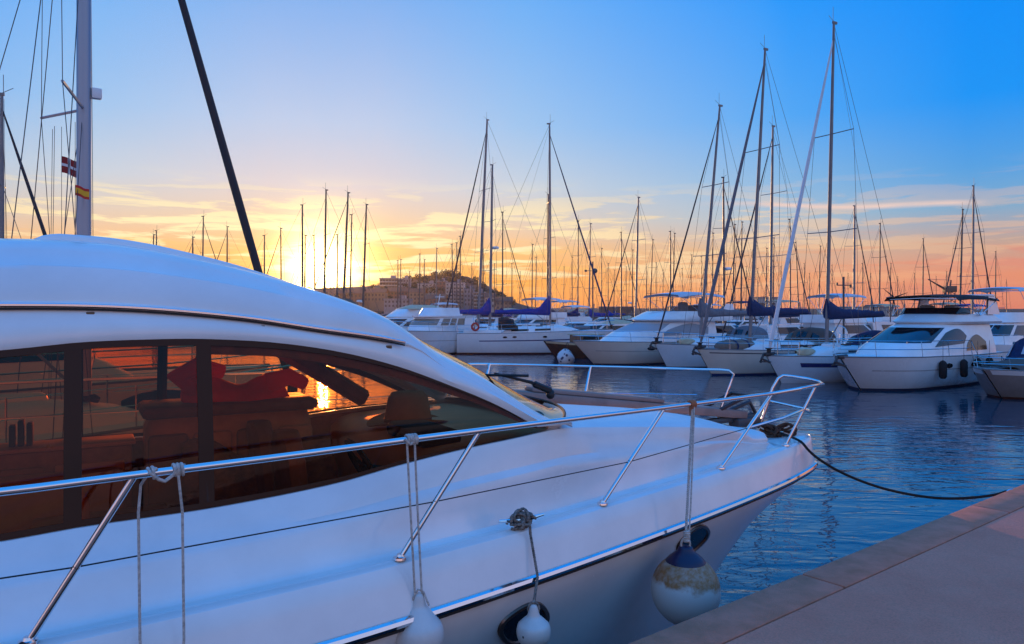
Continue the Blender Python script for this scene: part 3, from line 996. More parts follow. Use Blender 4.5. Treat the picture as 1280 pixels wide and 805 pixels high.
dkv = lambda s: -(beam(s) - .125)
mids = []
for (bx, by), (tx, ty) in posts:
    bs_, bv_, bz_ = img(bx, by, dkv)
    base = yl(bs_, bv_, TOPZ + .004)
    # the top meets the rail
    best = min(full, key=lambda p: (lambda wq: (640 + F * wq.x / wq.y - tx) ** 2 + (390 - F * (wq.z - HC) / wq.y - ty) ** 2)(yo + FW * p.x + PV * p.y + Vector((0, 0, p.z))))
    top = Vector(best)
    m = MB().tube([base, top], .0135, 10)
    m.lathe([(.0, -.004), (.036, -.004), (.034, .007), (.020, .011), (.016, .022), (.0, .022)], 14, base)
    m.build('rail_post', STEEL, Y_)
    mids.append((base, top))
# second post beyond the frame and the far side posts
for s_ in (8.1, 9.8):
    base, top = yl(s_, -(beam(s_) - .125), TOPZ), None
    top = Vector((SH - s_ + .42, *rfn(-(SH - s_ + .42))))
    MB().tube([base, top], .0135, 8).build('rail_post', STEEL, Y_)
for (bx, by), (tx, ty), Yb in (((719, 500), (740, 457.5), 7.45), ((884, 526), (897, 495), 7.9)):
    pass
ftop = wl(at(738, 458, 7.50))
fbase = Vector((ftop.x - .30, beam(SH - ftop.x + .3) - .125, TOPZ))
MB().tube([fbase, ftop], .0135, 8).build('rail_post', STEEL, Y_)
ftop2 = wl(at(612, 455, 7.26))
MB().tube([Vector((ftop2.x - .30, beam(SH - ftop2.x + .3) - .125, TOPZ)), ftop2], .0135, 8).build('rail_post', STEEL, Y_)
# middle rail of the pulpit
w4 = lerp(mids[3][0], mids[3][1], .52)
w5 = lerp(mids[4][0], mids[4][1], .60)
m = MB().tube([w4, lerp(w4, w5, .5) + Vector((.02, -.03, .0)), w5, wl(at(1012, 516, 7.35)), wl(at(1012, 512.5, 7.55)), wl(at(1004, 510.5, 7.66)), wl(at(963, 501.5, 7.80))], .0125, 8)
m.build('pulpit_rail', STEEL, Y_)
# lifeline wire along the near side
wire = [yl(11, -1.83, 2.06), yl(8.1, -1.88, 2.055)]
wire += [lerp(mids[i][0], mids[i][1], f) for i, f in ((0, .44), (1, .43), (2, .42))] + [w4]
mw = MB()
for i, f in ((0, .44), (1, .43), (2, .42)):
    mw.ball(lerp(mids[i][0], mids[i][1], f), .014, 5)
mw.tube(wire, .0032, 5).build('lifeline_wire', BLACK, Y_)
fw_ = [Vector((p.x, p.y * .985, p.z - .27)) for p in fmain[::6] + [fl[0], fl[1], fl[2], fl[3]]]
MB().tube(fw_, .007, 5).build('lifeline_wire', STEEL, Y_)
# ---- hull ports
def hull_at(px, py):
    """point of the near topsides that projects to a photo pixel"""
    best = None
    for i in range(400):
        u = i * .02
        for z in arc(.5, 1.42, 60):
            p = hull_pt(u, z)
            w_ = yo + FW * p.x + PV * p.y + Vector((0, 0, p.z))
            d = (640 + F * w_.x / w_.y - px) ** 2 + (390 - F * (w_.z - HC) / w_.y - py) ** 2
            if best is None or d < best[0]: best = (d, u, z)
    return best[1], best[2]
def hpix(u, z):
    p = hull_pt(u, z)
    w_ = yo + FW * p.x + PV * p.y + Vector((0, 0, p.z))
    return 640 + F * w_.x / w_.y, 390 - F * (w_.z - HC) / w_.y
def hsolve(px, py, u, z):
    for _ in range(14):
        x0, y0 = hpix(u, z)
        xu, yu = hpix(u + .004, z)
        xz, yz = hpix(u, z + .004)
        a, c, b_, d = (xu - x0) / .004, (yu - y0) / .004, (xz - x0) / .004, (yz - y0) / .004
        det = a * d - b_ * c
        ex, ey = px - x0, py - y0
        u += max(-.2, min(.2, (d * ex - b_ * ey) / det))
        z += max(-.15, min(.15, (a * ey - c * ex) / det))
        u, z = max(u, .02), min(max(z, .2), 1.44)
    return u, z
for px, py, ra_, rb2, tl in ((654, 779, 35, 20, -34), (866, 675, 25, 11.5, -42)):
    u0, z0 = hull_at(px, py)
    def hp(a, r, off):
        ex, ey = math.copysign(abs(math.cos(a)) ** .8, math.cos(a)) * ra_ * r, math.copysign(abs(math.sin(a)) ** .8, math.sin(a)) * rb2 * r
        c_, s_ = math.cos(R(tl)), math.sin(R(tl))
        uu, zz = hsolve(px + ex * c_ - ey * s_, py + ex * s_ + ey * c_, u0, z0)
        p = hull_pt(uu, zz)
        nrm = (hull_pt(uu + .02, zz) - p).cross(hull_pt(uu, zz + .02) - p).normalized()
        if nrm.y > 0: nrm = -nrm
        return p + nrm * off
    aa = [2 * math.pi * i / 30 for i in range(31)]
    m = MB().grid([[hp(a, r, o) for r, o in ((1.0, .001), (.97, .014), (.84, .017), (.78, .004))] for a in aa])
    pt = m.build('porthole', mat('bronze_port_frame', (.16, .11, .09), .3, .7), Y_)
    m = MB().grid([[hp(a, r, .006) for r in (.80, .5, .02)] for a in aa])
    m.build('pane', mat('dark_port_glass', (.012, .008, .007), .25, spec=.3), pt)
# ---- cleat with a coil of rope, bow roller, coil on the bow
cs_, cv_, cz_ = img(650, 663, dkv)
cp = yl(cs_, cv_ - .01, TOPZ)
m = MB().tube([cp + Vector((-.14, .01, .055)), cp + Vector((-.05, 0, .045)), cp + Vector((.05, 0, .045)), cp + Vector((.15, -.01, .06))], [.008, .014, .014, .007], 8)
m.tube([cp + Vector((-.04, 0, 0)), cp + Vector((-.04, 0, .045))], .012, 6).tube([cp + Vector((.04, 0, 0)), cp + Vector((.04, 0, .045))], .012, 6)
m.build('deck_cleat', STEEL, Y_)
ROPE = mat('grey_rope', (0.62, 0.57, 0.52), 0.9, var=0.4, vscale=60, bump=0.8, bscale=120)
ROPED = mat('dark_rope', (0.018, 0.013, 0.012), 0.9, bump=0.8, bscale=120)
ROPEB = mat('brown_rope', (0.09, 0.035, 0.018), 0.9, bump=0.8, bscale=120)
ap = wl(at(925, 527, 7.72))
m = MB().box(ap + Vector((.05, -.02, .0)), (.34, .16, .10), .0, .03).tube([ap + Vector((-.5, .03, .02)), ap + Vector((.2, -.02, .05))], .035, 8)
m.tube([ap + Vector((-.28, .04, .08)), ap + Vector((.12, -.02, .20)), ap + Vector((.22, -.02, .06))], .022, 6)
m.build('anchor_windlass', mat('dark_galvanised', (0.07, 0.075, 0.085), 0.5, 0.5), Y_)
# ================================================================== things on and around the yacht
FENW = mat('white_vinyl_fender', (0.62, 0.62, 0.60), 0.38, var=0.12, vscale=9, bump=0.1, bscale=60)
def dirty_fender():
    mm = bpy.data.materials.new('stained_white_fender')
    mm.use_nodes = True
    t = NT(mm.node_tree)
    b = mm.node_tree.nodes['Principled BSDF']
    co = t.n('ShaderNodeTexCoord').outputs['Object']
    sp = t.n('ShaderNodeSeparateXYZ')
    t.link(co, sp.inputs[0])
    nz = t.noise(co, 7.0, 5.0, 0.65)
    hgt = t.m('ADD', sp.outputs[2], t.m('MULTIPLY', t.m('SUBTRACT', nz, 0.5), 0.22))
    f = t.rng(hgt, 0.04, 0.10, 0, 1, smooth=True)
    f = t.m('MULTIPLY', f, t.rng(t.noise(co, 30.0, 4.0, 0.7), 0.25, 0.6, 0.6, 1.0))
    f = t.m('MULTIPLY', f, t.rng(hgt, 0.23, 0.19, 0.6, 1.0))
    c = t.mix(f, (0.62, 0.62, 0.60, 1), (0.34, 0.15, 0.045, 1))
    t.link(c, b.inputs['Base Color'])
    b.inputs['Roughness'].default_value = 0.5
    return mm
FENS = dirty_fender()
def rope_line(m, pts, r=.006, n=6, twist=True):
    m.tube(pts, r, n)
    return m
def strands(m, a, b, r=.007, turns=26):
    """two laid strands twisting round the straight line a-b"""
    a, b = Vector(a), Vector(b)
    d = (b - a).normalized()
    u = d.orthogonal().normalized()
    w_ = d.cross(u)
    N = turns * 6
    for ph in (0, math.pi):
        m.tube([lerp(a, b, i / N) + (u * math.cos(ph + i / 6 * 2 * math.pi) + w_ * math.sin(ph + i / 6 * 2 * math.pi)) * r * .75 for i in range(N + 1)], r, 5)
    return m
def hitch(m, p, d, r=.021, n=3, rr=.007, sp=.013):
    """turns of rope round a tube at p running along d"""
    d = Vector(d).normalized()
    u = d.orthogonal().normalized()
    w_ = d.cross(u)
    pts = []
    for i in range(n * 12 + 1):
        a = 2 * math.pi * i / 12
        pts.append(Vector(p) + d * (sp * (i / 12 - n / 2)) + (u * math.cos(a) + w_ * math.sin(a)) * (r + rr * .6))
    m.tube(pts, rr, 6)
    return m
def pix(o):  # world -> photo pixel
    return 640 + F * o.x / o.y, 390 - F * (o.z - HC) / o.y
def rail_near(px):
    best = min(arc(0, len(main) - 1.001, 900), key=lambda i: abs(pix(yw(*sv(lerp(main[int(i)], main[int(i) + 1], i % 1))))[0] - px))
    p = lerp(main[int(best)], main[int(best) + 1], best % 1)
    return yw(*sv(p))
def sv(p): return (SH - p.x, p.y, p.z)
RDIR = Vector((FW.x, FW.y, 0))
def teardrop(R_, H, neck=.045):
    """profile of a pear fender, eye at the top (z = 0), body below"""
    pr = [(0.001, -H)]
    for i in range(1, 15):
        a = math.pi * i / 22
        pr.append((R_ * math.sin(a), -H + R_ * (1 - math.cos(a))))
    r1, z1 = pr[-1]
    for t in arc(.12, 1, 8):
        zz = lerp(z1, -.06, t)
        pr.append((neck * .8 + (r1 - neck * .8) * (1 - t) ** .9, zz))
    pr += [(neck * .72, -.05), (neck * .6, -.03), (neck * .5, -.012), (neck * .34, 0.0), (.001, .004)]
    return pr
# -- round fender with the navy cap at the bow
fY = 5.02
fc = at(857, 737, fY)
f1 = thing('ball_fender', 'round stained white fender with navy cap hanging between bow and quay', 'fender', fc, 0)
rr = .232
pr = [(0.001, -rr * 1.04)] + [(rr * math.sin(math.pi * i / 20), -rr * math.cos(math.pi * i / 20) * 1.02) for i in range(1, 18)]
f1b = MB().lathe(pr, 36).build('body', FENS, f1, angle=80)
prc = [(.137, .186), (.134, .196), (.112, .220), (.083, .243), (.058, .262), (.050, .280), (.044, .292), (.02, .298), (.001, .298)]
MB().lathe(prc, 30).build('cap', mat('navy_vinyl', (0.012, 0.012, 0.05), 0.4), f1, angle=60)
rt = rail_near(865)
m = MB()
e = Vector((0, 0, .285))
m.tube([e + Vector((.03 * math.cos(a), 0, .02 + .045 * math.sin(a))) for a in arc(0, 2 * math.pi, 15)], .008, 6)
up = rt - fc
strands(m, e + Vector((.0, 0, .06)), up + Vector((.0, -.012, -.03)), .0065, 30)
m.tube([e + Vector((.022, 0, .06)), lerp(e, up, .3) + Vector((.020, -.01, 0)), lerp(e, up, .65) + Vector((.018, -.01, 0)), up + Vector((.014, -.01, 0))], .006, 6)
for z_ in (.05, .075, .10):
    hitch(m, e + Vector((.008, 0, z_)), (0, .2, 1), .012, 2, .008, .012)
m.build('rope', ROPE, f1)
m = MB()
hitch(m, up, RDIR, .019, 4, .008, .012)
hitch(m, up + Vector((0, 0, -.05)), (0, 0, 1), .012, 4, .008, .013)
m.build('lashing', mat('rust_orange_rope', (0.42, 0.15, 0.07), 0.9, bump=.8, bscale=120), f1)
# -- pear fender hung from the rail by two strands
def pear(px, py_top, Y, rpx, H, RR, label, name='pear_fender', rope=None, strandpx=(0, 0)):
    p = at(px, py_top, Y)
    t = thing(name, label, 'fender', p, 0)
    MB().lathe(teardrop(RR, H), 32).build('body', FENW, t, angle=80)
    return t, p
f2Y = 3.66
f2, p2 = pear(524, 742, f2Y, 30, .325, .122, 'plump white pear fender on two thin lines below the guard rail')
m = MB()
ra, rb_ = rail_near(509) - p2, rail_near(519) - p2
m.tube([Vector((.018, 0, -.02)), Vector((.012, 0, .02)), lerp(Vector((0, 0, 0)), rb_, .5) + Vector((.004, 0, 0)), rb_ + Vector((0, -.016, 0))], .0055, 6)
m.tube([Vector((-.045, 0, -.06)), Vector((-.02, -.01, .0)), lerp(Vector((-.01, 0, 0)), ra, .5) + Vector((-.006, -.01, 0)), ra + Vector((0, -.018, 0))], .0055, 6)
m.tube([Vector((.05, -.01, -.055)), Vector((.02, 0, .01)), Vector((-.005, 0, .02)), Vector((-.035, 0, -.03)), Vector((-.05, 0, -.07))], .006, 6)
hitch(m, rail_near(514) - p2, RDIR, .0185, 4, .0068, .012)
hitch(m, rail_near(519) - p2, RDIR, .0185, 2, .0068, .012)
m.tube([rail_near(508) - p2 + Vector((0, -.024, .008)), rail_near(513) - p2 + Vector((0, -.03, -.02)), rail_near(520) - p2 + Vector((0, -.024, .002))], .007, 6)
m.build('rope', ROPE, f2)
# -- small pear fender hung from the cleat
f3Y = 4.02
f3, p3 = pear(667, 756, f3Y, 21, .238, .094, 'small white pear fender hanging from the roped deck cleat')
vd = Vector((-.62, -.78, 0))
MB().ball(Vector((0, 0, -.145)) + vd * .083, .013, 5).build('valve', BLACK, f3)
MB().ball(Vector((.03, 0, -.185)) + vd * .088, .008, 5).build('valve', BLACK, f3)
m = MB()
ct = yw(*sv(cp)) - p3
edge = yw(cs_ - .02, -(beam(cs_) + .035), 1.52) - p3
k_ = ct + Vector((.05, -.05, .03))
hi = yw(cs_ - .03, -(beam(cs_) - .06), 1.735) - p3
strands(m, Vector((0, 0, .0)), edge, .0052, 14)
strands(m, edge, hi, .0052, 10)
strands(m, hi, k_, .0052, 8)
m.tube([Vector((.03 * math.cos(a), 0, -.02 + .035 * math.sin(a))) for a in arc(0, 2 * math.pi, 15)], .006, 6)
rn = random.Random(3)
c0 = ct + Vector((0, 0, .045))
prev = []
for i in range(16):
    a = rn.uniform(0, 6.28); b_ = rn.uniform(-.5, 1.2)
    ex = Vector((math.cos(a) * .9, math.sin(a) * .5, rn.uniform(-.3, .3))).normalized()
    ey = Vector((rn.uniform(-1, 1), rn.uniform(-1, 1), rn.uniform(.2, 1))); ey = (ey - ex * ey.dot(ex)).normalized()
    o = c0 + RDIR * rn.uniform(-.05, .05) + Vector((0, 0, rn.uniform(-.02, .03)))
    m.tube([o + ex * .045 * math.cos(t) + ey * .03 * math.sin(t) for t in arc(0, 5.2, 12)], .0085, 6)
m.build('rope', mat('speckled_rope', (0.30, 0.27, 0.24), 0.9, var=.75, vscale=70, bump=.8, bscale=120), f3)
# -- third pear fender below the picture, its two lines tied to the rail
p4 = at(200, 1010, 2.88)
f4 = thing('pear_fender', 'white fender whose two lines are tied round the rail by the leftmost post', 'fender', p4)
MB().lathe(teardrop(.124, .37), 24).build('body', FENW, f4, angle=80)
m = MB()
r1_, r2_ = rail_near(193) - p4, rail_near(225) - p4
q1, q2 = at(173, 640, 2.93) - p4, at(175, 800, 2.90) - p4
m.tube([r1_ + Vector((.02, -.01, .018)), r1_ + Vector((-.01, -.024, .0)), at(176, 606, 2.945) - p4, q1, q2, Vector((-.02, 0, -.01))], .0058, 6)
m.tube([r2_ + Vector((0, -.022, 0)), at(228, 640, 2.98) - p4, at(230, 800, 2.95) - p4, Vector((.02, 0, -.01))], .0058, 6)
lo = lerp(r1_, r2_, .55) + Vector((0, -.03, -.035))
m.tube([r1_ + Vector((-.02, -.01, .02)), r1_ + Vector((.0, -.026, .004)), lerp(r1_, lo, .6) + Vector((0, -.012, -.004)), lo, lerp(lo, r2_, .6) + Vector((0, -.01, -.002)), r2_ + Vector((-.005, -.026, .0)), r2_ + Vector((-.004, -.01, .024))], .0072, 6)
hitch(m, r2_ + RDIR * -.005, RDIR, .0185, 3, .0068, .014)
hitch(m, r1_, RDIR, .0185, 1, .0068, .014)
m.build('rope', ROPE, f4)
# -- folded gangplank lying along the far side of the foredeck
GPL = mat('mauve_brown_board', (0.34, 0.20, 0.165), 0.6, var=.25, vscale=5)
ga, gb = yw(2.95, .93, 2.235), yw(.42, .50, 1.93)
gd = (gb - ga)
gp = thing('gangplank', 'brown folded gangplank lying along the far edge of the foredeck', 'gangplank', (ga + gb) / 2, math.atan2(gd.y, gd.x))
tilt = -math.atan2(-gd.z, Vector((gd.x, gd.y, 0)).length)
Mg = Matrix.Rotation(-tilt, 4, 'Y')
MB().box((0, 0, 0), (gd.length, .30, .085), 0, .02, Mg).build('board', GPL, gp)
MB().box(Mg @ Vector((-.42, -.02, .065)), (gd.length * .55, .22, .04), 0, .012, Mg).build('folded_leaf', GPL, gp)
mm_ = MB()
for sy in (-.13, .13):
    mm_.tube([Mg @ Vector((gd.length * .5 - .34, sy, .03)), Mg @ Vector((gd.length * .5 - .02, sy, .20))], .022, 6)
mm_.tube([Mg @ Vector((gd.length * .5 - .02, -.13, .20)), Mg @ Vector((gd.length * .5 - .02, .13, .20))], .018, 6)
mm_.build('end_bracket', mat('dark_brown_metal', (0.06, 0.04, 0.04), .5, .4), gp)
# -- mooring line with its dark coil on the bow
m = MB()
line = [(972, 539, 7.62), (986, 544, 7.35), (1001, 551, 7.04), (1011, 562, 6.96), (1024, 573, 6.95), (1047, 587, 6.95), (1076, 600, 6.94), (1110, 611, 6.92), (1150, 619, 6.95), (1185, 622, 6.86), (1220, 620.5, 6.79), (1245, 617, 6.74), (1259, 613, 6.72), (1264, 614, 6.68)]
lf = smooth_fn([(i, *at(*p)) for i, p in enumerate(line)])
lp = [Vector(lf(i)) for i in arc(0, len(line) - 1, 60)]
ml = thing('mooring_line', 'black mooring line sagging from the bow across the water to the quay', 'rope', at(970, 546, 7.62))
o_ = at(970, 545, 7.62)
m.tube([p - o_ for p in lp], .0125, 8)
m.build('line', ROPED, ml)
m = MB()
for i in range(15):
    a = rn.uniform(0, 6.28)
    ex = Vector((math.cos(a), math.sin(a) * .8, rn.uniform(-.25, .25))).normalized()
    ey = Vector((rn.uniform(-1, 1), rn.uniform(-1, 1), rn.uniform(.1, .8))); ey = (ey - ex * ey.dot(ex)).normalized()
    c_ = Vector((rn.uniform(-.12, .16), rn.uniform(-.08, .04), rn.uniform(.0, .12)))
    m.tube([c_ + ex * .075 * math.cos(t) + ey * .05 * math.sin(t) for t in arc(0, 5.8, 14)], .014, 6)
m.build('coil', ROPEB, ml)
rg = tag(MB().tube([at(1264, 614, 6.68) + Vector((.045 * math.cos(a), 0, -.03 + .045 * math.sin(a))) for a in arc(0, 2 * math.pi, 17)], .009, 6).build('mooring_ring', STEEL), 'steel mooring ring on the quay edge holding the black line', 'ring')
# -- things inside the cabin
REDC = mat('red_jacket_cloth', (0.78, 0.012, 0.010), 0.8, var=.3, vscale=5, bump=.5, bscale=14)
def cloth_glow(m_, col):
    t = NT(m_.node_tree)
    b = m_.node_tree.nodes['Principled BSDF']
    tr = t.n('ShaderNodeBsdfTranslucent')
    tr.inputs[0].default_value = (*col, 1)
    mx = t.n('ShaderNodeMixShader')
    mx.inputs[0].default_value = .55
    out = m_.node_tree.nodes['Material Output']
    t.link(b.outputs[0], mx.inputs[1])
    t.link(tr.outputs[0], mx.inputs[2])
    t.link(mx.outputs[0], out.inputs[0])
cloth_glow(REDC, (.95, .03, .02))
jp = yw(5.40, .84, 2.345)
jk = thing('red_jacket', 'bright red jacket thrown over the cabinet inside the yacht cabin', 'jacket', jp, math.atan2(.5, .866))
rows = []
rj = random.Random(8)
for i in range(15):
    a = i / 14
    x = lerp(-.38, .38, a)
    hh = .16 * math.sin(math.pi * min(1, max(.02, a))) ** .4 + .05 * math.sin(a * 9) + (.07 if a < .3 else 0)
    ww = .20 * math.sin(math.pi * min(.98, max(.04, a))) ** .5 + .02 * math.sin(a * 13)
    rows.append([(x, ww * math.cos(t) + .015 * math.sin(7 * t + i), max(-.004, hh * math.sin(t) + .01 * math.sin(5 * t + i * 1.3))) for t in arc(-.1, math.pi + .1, 13)])
mj = MB().grid(rows).face(rows[0]).face(rows[-1][::-1])
mj.build('body', REDC, jk, angle=70)
mj = MB()
mj.tube([(-.30, -.1, .10), (-.42, -.16, .20), (-.30, -.2, .27), (-.12, -.18, .22)], [.07, .075, .065, .05], 10)
mj.build('sleeve', REDC, jk, angle=70)
mj = MB()
mj.tube([(.2, -.12, .12), (.36, -.16, .16), (.48, -.13, .10)], [.075, .065, .05], 10)
mj.build('sleeve', REDC, jk, angle=70)
HAT = mat('brown_felt', (0.36, 0.13, 0.05), 0.9, var=.2, vscale=10)
hp_ = yw(4.36, -.02, 2.195)
ht = thing('felt_hat', 'brown brimmed hat resting on the dashboard behind the windscreen', 'hat', hp_, .4)
ht.scale = (1.2, 1.2, 1.25)
MB().lathe([(.001, .175), (.05, .185), (.085, .18), (.105, .15), (.115, .09), (.125, .03), (.127, .0)], 26, (0, 0, 0), Matrix.Diagonal((1.15, .95, 1, 1))).build('crown', HAT, ht, angle=60)
rows = [[((.122 + .10 * k) * 1.12 * math.cos(a), (.122 + .10 * k) * math.sin(a), .008 + .035 * k * k * abs(math.sin(a)) - .02 * k * abs(math.cos(a)) + .006 * (k > .99)) for k in (0, .3, .6, .9, 1.0)] for a in arc(0, 2 * math.pi, 33)]
MB().grid(rows).build('brim', HAT, ht, angle=70)
MB().lathe([(.128, .004), (.130, .03), (.124, .032)], 26, (0, 0, 0), Matrix.Diagonal((1.13, .96, 1, 1))).build('band', mat('dark_red_ribbon', (.12, .01, .01), .7), ht)
bp = yw(6.42, -.02, 1.725)
bt = thing('bottle', 'orange bottle with a blue cap standing on the cabin table', 'bottle', bp)
MB().lathe([(.001, 0), (.05, 0), (.055, .02), (.055, .14), (.045, .18), (.022, .22), (.02, .25), (.001, .25)], 18).build('body', ORNG, bt)
MB().lathe([(.001, .285), (.026, .285), (.028, .25), (.001, .249)], 14).build('cap', BLUEC, bt)

BLK = mat('brown_plaid_blanket', (.30, .13, .06), .95, var=.6, vscale=9, bump=.6, bscale=20, col2=(.12, .05, .03))
bl = thing('blanket', 'brown crumpled blanket heaped below the red jacket inside the yacht cabin', 'blanket', yw(5.30, .50, 1.75), math.atan2(.5, .866))
rows = []
for i in range(17):
    a = i / 16
    rows.append([Vector((lerp(-.52, .5, a) + .02 * math.sin(5 * t), .0 - .20 * math.sin(t) * (1 + .2 * math.sin(9 * a)) + .03 * math.sin(4 * t + 6 * a), .28 * math.cos(t) * (1 + .25 * math.sin(7 * a + 1)) + .03 * math.sin(11 * a + 3 * t))) for t in arc(0, math.pi, 15)])
MB().grid(rows).grid([[r[0], r[-1]] for r in rows]).build('cloth', BLK, bl, angle=80)
cu = thing('cushion', 'red cushion on the sofa behind the middle cabin window', 'cushion', yw(6.25, .36, 1.56), math.atan2(.5, .866))
rows = [[Vector((.24 * a * (1 - .12 * c * c), .20 * c * (1 - .12 * a * a), .09 * (1 - a ** 4) ** .5 * (1 - c ** 4) ** .5 * sg)) for c in arc(-1, 1, 11)] for sg in (1,) for a in arc(-1, 1, 11)]
MB().grid(rows).grid([[Vector((p.x, p.y, -p.z * .6)) for p in r] for r in rows]).build('cover', REDC, cu, angle=80)
# ================================================================== boat builders (x forward, y to port, origin amidships on the waterline)
HDG = Vector((-.866, -.5, 0))
def ang_of(d): return math.atan2(d[1], d[0])
def hull_fn(L, B, fbb, fbs, rake, fine=1.0, tr=.74):
    def half(t): return B / 2 * itp(t, [0, .12, .3, .48, .64, .78, .89, .96, 1.0], [tr, .88, .98, 1.0, .90, .68 * fine, .40 * fine, .17 * fine, .015])
    def sheer(t): return lerp(fbs, fbb, t ** 1.8)
    def pt(t, f, side, off=0.0):
        z = sheer(t) * f if f >= 0 else f * 1.6
        x = -L / 2 + t * (L - rake * (1 - max(f, -.3)) * (t ** 3)) + (.0 if t > 0 else 0)
        wd = half(t) * itp(f, [-.3, 0, .25, .55, 1], [.30, .80, .91, .97, 1.0]) + off
        return Vector((x, side * wd, z))
    return half, sheer, pt
TS = [0, .06, .14, .24, .35, .46, .56, .66, .75, .83, .89, .935, .965, .985, 1.0]
FS = [-.3, -.1, 0, .12, .3, .55, .8, 1.0]
def add_hull(t, L, B, fbb, fbs, rake, mh, boot=None, cove=None, fine=1.0, tr=.74, deckm=None, lo=False, anti=None):
    half, sheer, pt = hull_fn(L, B, fbb, fbs, rake, fine, tr)
    ts = TS if not lo else [0, .2, .45, .7, .88, .96, 1.0]
    fs = FS if not lo else [-.3, 0, .5, 1.0]
    m = MB()
    for sd in (1, -1):
        m.grid([[pt(a, f, sd) for a in ts] for f in fs])
    m.face([pt(0, f, 1) for f in fs] + [pt(0, f, -1) for f in fs[::-1]])
    h = m.build('hull', mh, t, angle=50)
    m = MB()
    m.grid([[Vector((pt(a, 1, 1).x, half(a) * q_, sheer(a) - .015 + .05 * (1 - q_ * q_))) for q_ in (-1, -.5, 0, .5, 1)] for a in ts])
    m.build('deck', deckm or GELM, t, angle=60)
    if boot is not None:
        m = MB()
        for sd in (1, -1):
            m.grid([[pt(a, f, sd, .006) for a in ts] for f in (-.12, 0.0, .07)])
        m.build('boot_stripe', boot, h)
    if cove is not None:
        m = MB()
        for sd in (1, -1):
            m.grid([[pt(a, f, sd, .006) for a in ts if cove[1] <= a <= cove[2]] for f in (cove[3], cove[4])])
        m.build('stripe', cove[0], h)
    if not lo:
        m = MB()
        for sd in (1, -1):
            m.tube([pt(a, 1, sd) + Vector((0, -sd * .02, .015)) for a in ts], .028, 5)
        m.build('toe_rail', ALU, h)
    return half, sheer, pt
def coach(t, L, half, sheer, a0, a1, h, wf, m_, windows=True, lo=False):
    """low cabin trunk on a sailing boat with its side windows"""
    rows = []
    for i, a in enumerate(arc(a0, a1, 5 if lo else 12)):
        k = i / (4 if lo else 11)
        hh = h * min(1, (k + .0) / .06 if k < .06 else 1) * math.sqrt(max(.02, min(1, (1 - k) / .28)))
        w_ = half(a) * wf * (1 - .25 * k)
        z0 = sheer(a)
        rows.append([(-L / 2 + a * L, w_ * p, z0 + hh * q_ - .02) for p, q_ in ((-1, 0), (-.97, .55), (-.86, .9), (-.6, 1.03), (0, 1.12), (.6, 1.03), (.86, .9), (.97, .55), (1, 0))])
    o = MB().grid(rows).face(rows[0]).face(rows[-1][::-1]).build('coachroof', m_, t, angle=50)
    if windows:
        for sd in (1, -1):
            for b0, b1 in (((.12, .34), (.42, .62)) if not lo else ((.15, .6),)):
                m = MB()
                r = []
                for k in arc(b0, b1, 5):
                    a = lerp(a0, a1, k)
                    w_ = half(a) * wf * (1 - .25 * k)
                    z0 = sheer(a)
                    r.append([(-L / 2 + a * L, sd * (w_ * .99 + .008), z0 + h * .28), (-L / 2 + a * L, sd * (w_ * .955 + .008), z0 + h * .62)])
                m.grid(r).build('cabin_window', DGLASS, o)
    return o
